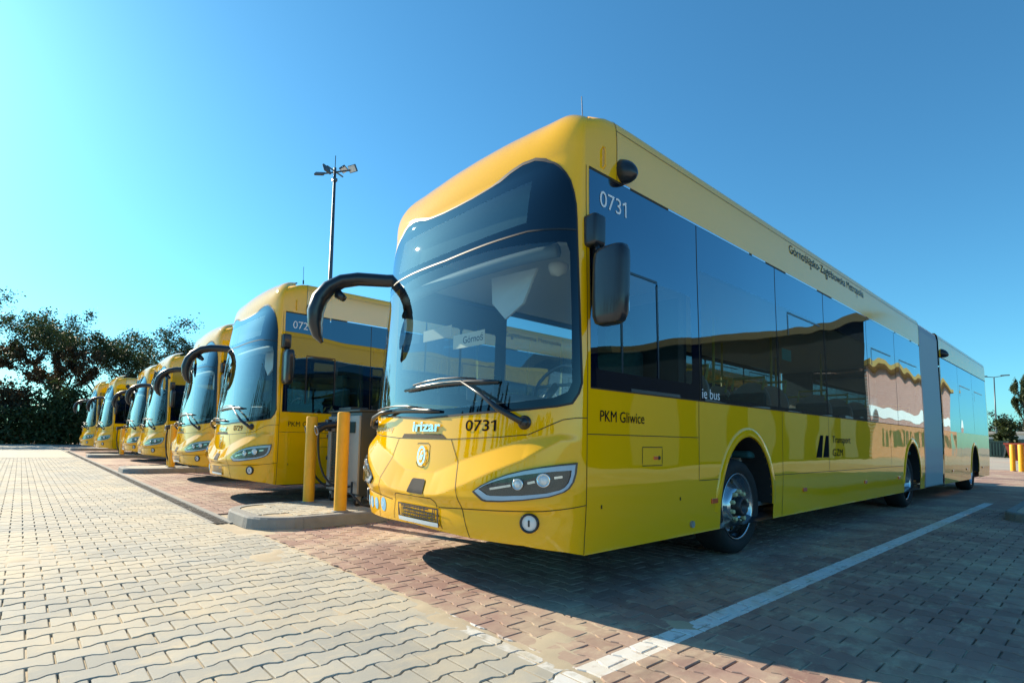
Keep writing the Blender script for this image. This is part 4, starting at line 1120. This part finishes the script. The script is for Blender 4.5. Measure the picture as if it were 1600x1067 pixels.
def skip(x, y, label, mat, w, d, h, name):
    root = empty(name, (x, y, 0)); V = [(-w/2+.3, 0, .12), (w/2-.3, 0, .12), (w/2-.3, d, .12), (-w/2+.3, d, .12), (-w/2, -.1, h), (w/2, -.1, h), (w/2, d+.1, h), (-w/2, d+.1, h)]
    mk('container_body', V, [(3, 2, 1, 0), (0, 1, 5, 4), (1, 2, 6, 5), (2, 3, 7, 6), (3, 0, 4, 7)], mat, root)
    m = MB(); m.box(-w/2-.06, w/2+.06, -.16, -.04, h-.04, h+.08); m.box(-w/2-.06, w/2+.06, d+.04, d+.16, h-.04, h+.08); m.box(-w/2-.06, -w/2+.06, -.04, d+.04, h-.04, h+.08); m.box(w/2-.06, w/2+.06, -.04, d+.04, h-.04, h+.08); m.obj('rim', mat, root)
    m = MB()
    for k in range(4): xx = -w/2+.5+k*(w-1)/3; m.box(xx-.05, xx+.05, -.12, -.02, .3, h-.05)
    m.obj('rib', mat, root)
    return tag(root, label, 'container')
skip(-1.9, 52, 'red open skip at the right edge behind the far yellow bollards', 'red_paint', 2.6, 2, 1.35, 'skip_container')
skip(-5.9, 72, 'dark waste container at the foot of the distant lamp post', 'bin_green', 1.7, 1.3, 1.7, 'waste_container')

# ------------------------------------------------------------------ outside the frame but mirrored in the glass and paint
root = empty('depot_hall', (11, 14, 0))
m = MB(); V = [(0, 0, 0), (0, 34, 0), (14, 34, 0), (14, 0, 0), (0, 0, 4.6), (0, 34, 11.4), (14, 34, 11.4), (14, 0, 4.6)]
m.add(V, [(0, 4, 5, 1), (1, 5, 6, 2), (2, 6, 7, 3), (3, 7, 4, 0)]); m.obj('wall', 'wall_shade', root)
m = MB(); V = [(-1.2, -.5, 4.6), (-1.2, 34.5, 11.5), (15, 34.5, 11.5), (15, -.5, 4.6), (-1.2, -.5, 4.9), (-1.2, 34.5, 12.0), (15, 34.5, 12.0), (15, -.5, 4.9)]
m.add(V, [(3, 2, 1, 0), (4, 5, 6, 7), (0, 1, 5, 4), (1, 2, 6, 5), (2, 3, 7, 6), (3, 0, 4, 7)]); m.obj('roof', 'soffit', root)
for k in range(6): m = MB(); m.box(-.06, -.005, 2+k*5.2, 5+k*5.2, .1, 3.2); m.obj('roller_door', 'cabinet_dark', root)
tag(root, 'depot hall with shade painted into its walls, right of the picture, seen only mirrored in the bus windows', 'building')
m_, t, n, l = nodes('brick')
br = n.new('ShaderNodeTexBrick'); br.inputs['Color1'].default_value = (.42, .20, .14, 1); br.inputs['Color2'].default_value = (.34, .15, .10, 1); br.inputs['Mortar'].default_value = (.5, .45, .4, 1); br.inputs['Scale'].default_value = 1.6; br.inputs['Mortar Size'].default_value = .012
tc = n.new('ShaderNodeNewGeometry'); sp = n.new('ShaderNodeSeparateXYZ'); cb = n.new('ShaderNodeCombineXYZ'); l.new(tc.outputs['Position'], sp.inputs[0]); l.new(sp.outputs[1], cb.inputs[0]); l.new(sp.outputs[2], cb.inputs[1]); l.new(cb.outputs[0], br.inputs[0]); l.new(br.outputs[0], n['Principled BSDF'].inputs['Base Color'])
root = empty('brick_block', (11, 50, 0)); m = MB(); m.box(0, 12, 0, 34, 0, 8.4); m.obj('wall', 'brick', root)
m = MB(); m.box(-.06, -.003, 0, 34, 3.6, 4.7); m.obj('string_course', 'white_wall', root)
m = MB(); m.box(-.8, 12.6, -.4, 34.4, 8.4, 8.8); m.obj('roof', 'brick_roof', root)
for k in range(8): m = MB(); m.box(-.05, -.004, 2+k*4, 4+k*4, 1, 2.5); m.obj('window', 'sign_led', root)
tag(root, 'red brick block with white band right of the picture, mirrored in the windows', 'building')
# poplars and low trees behind the camera, mirrored in the windscreens
def poplar(h, seed):
    rnd = random.Random(seed); W = MB(); W.tube([(0, 0, 0), (0.1, 0, h*.5), (0, .05, h*.95)], [.3, .16, .02], 7); V = []; F = []
    for _ in range(900):
        z = rnd.uniform(.08, 1)*h; r = 1.25*math.sin(min(1, z/h*1.2)*math.pi*.5)*(1-(z/h))**.45*(.5+.5*rnd.random()); a = rnd.uniform(0, 6.28)
        leaf_quads(V, F, (r*math.cos(a), r*math.sin(a), z), .45, 4, .30, rnd, 1.8)
    return W, V, F
pm = None; PA = poplar(17, 5)
for i in range(11):
    x = -52+i*3.4+(i % 3)*.8; pm = put_tree(*PA, (x, -58-(i % 2)*3, 0), i*1.3, (1, 1, .8+.25*((i*7) % 5)/4), 'tall narrow poplar behind the photographer, seen only mirrored in a windscreen', 'poplars behind the photographer', 'leaf_dark', 'poplar_tree', pm)
pm = None
for i in range(9):
    x = -20+i*6.5; pm = put_tree(*TD, (x, -62+(i % 3)*4, 0), i*2.1, (1.1, 1.1, 1+.3*((i*5) % 4)/3), 'round tree behind the photographer, seen only mirrored in a windscreen', 'round trees behind the photographer', 'leaf_dark', 'tree', pm)
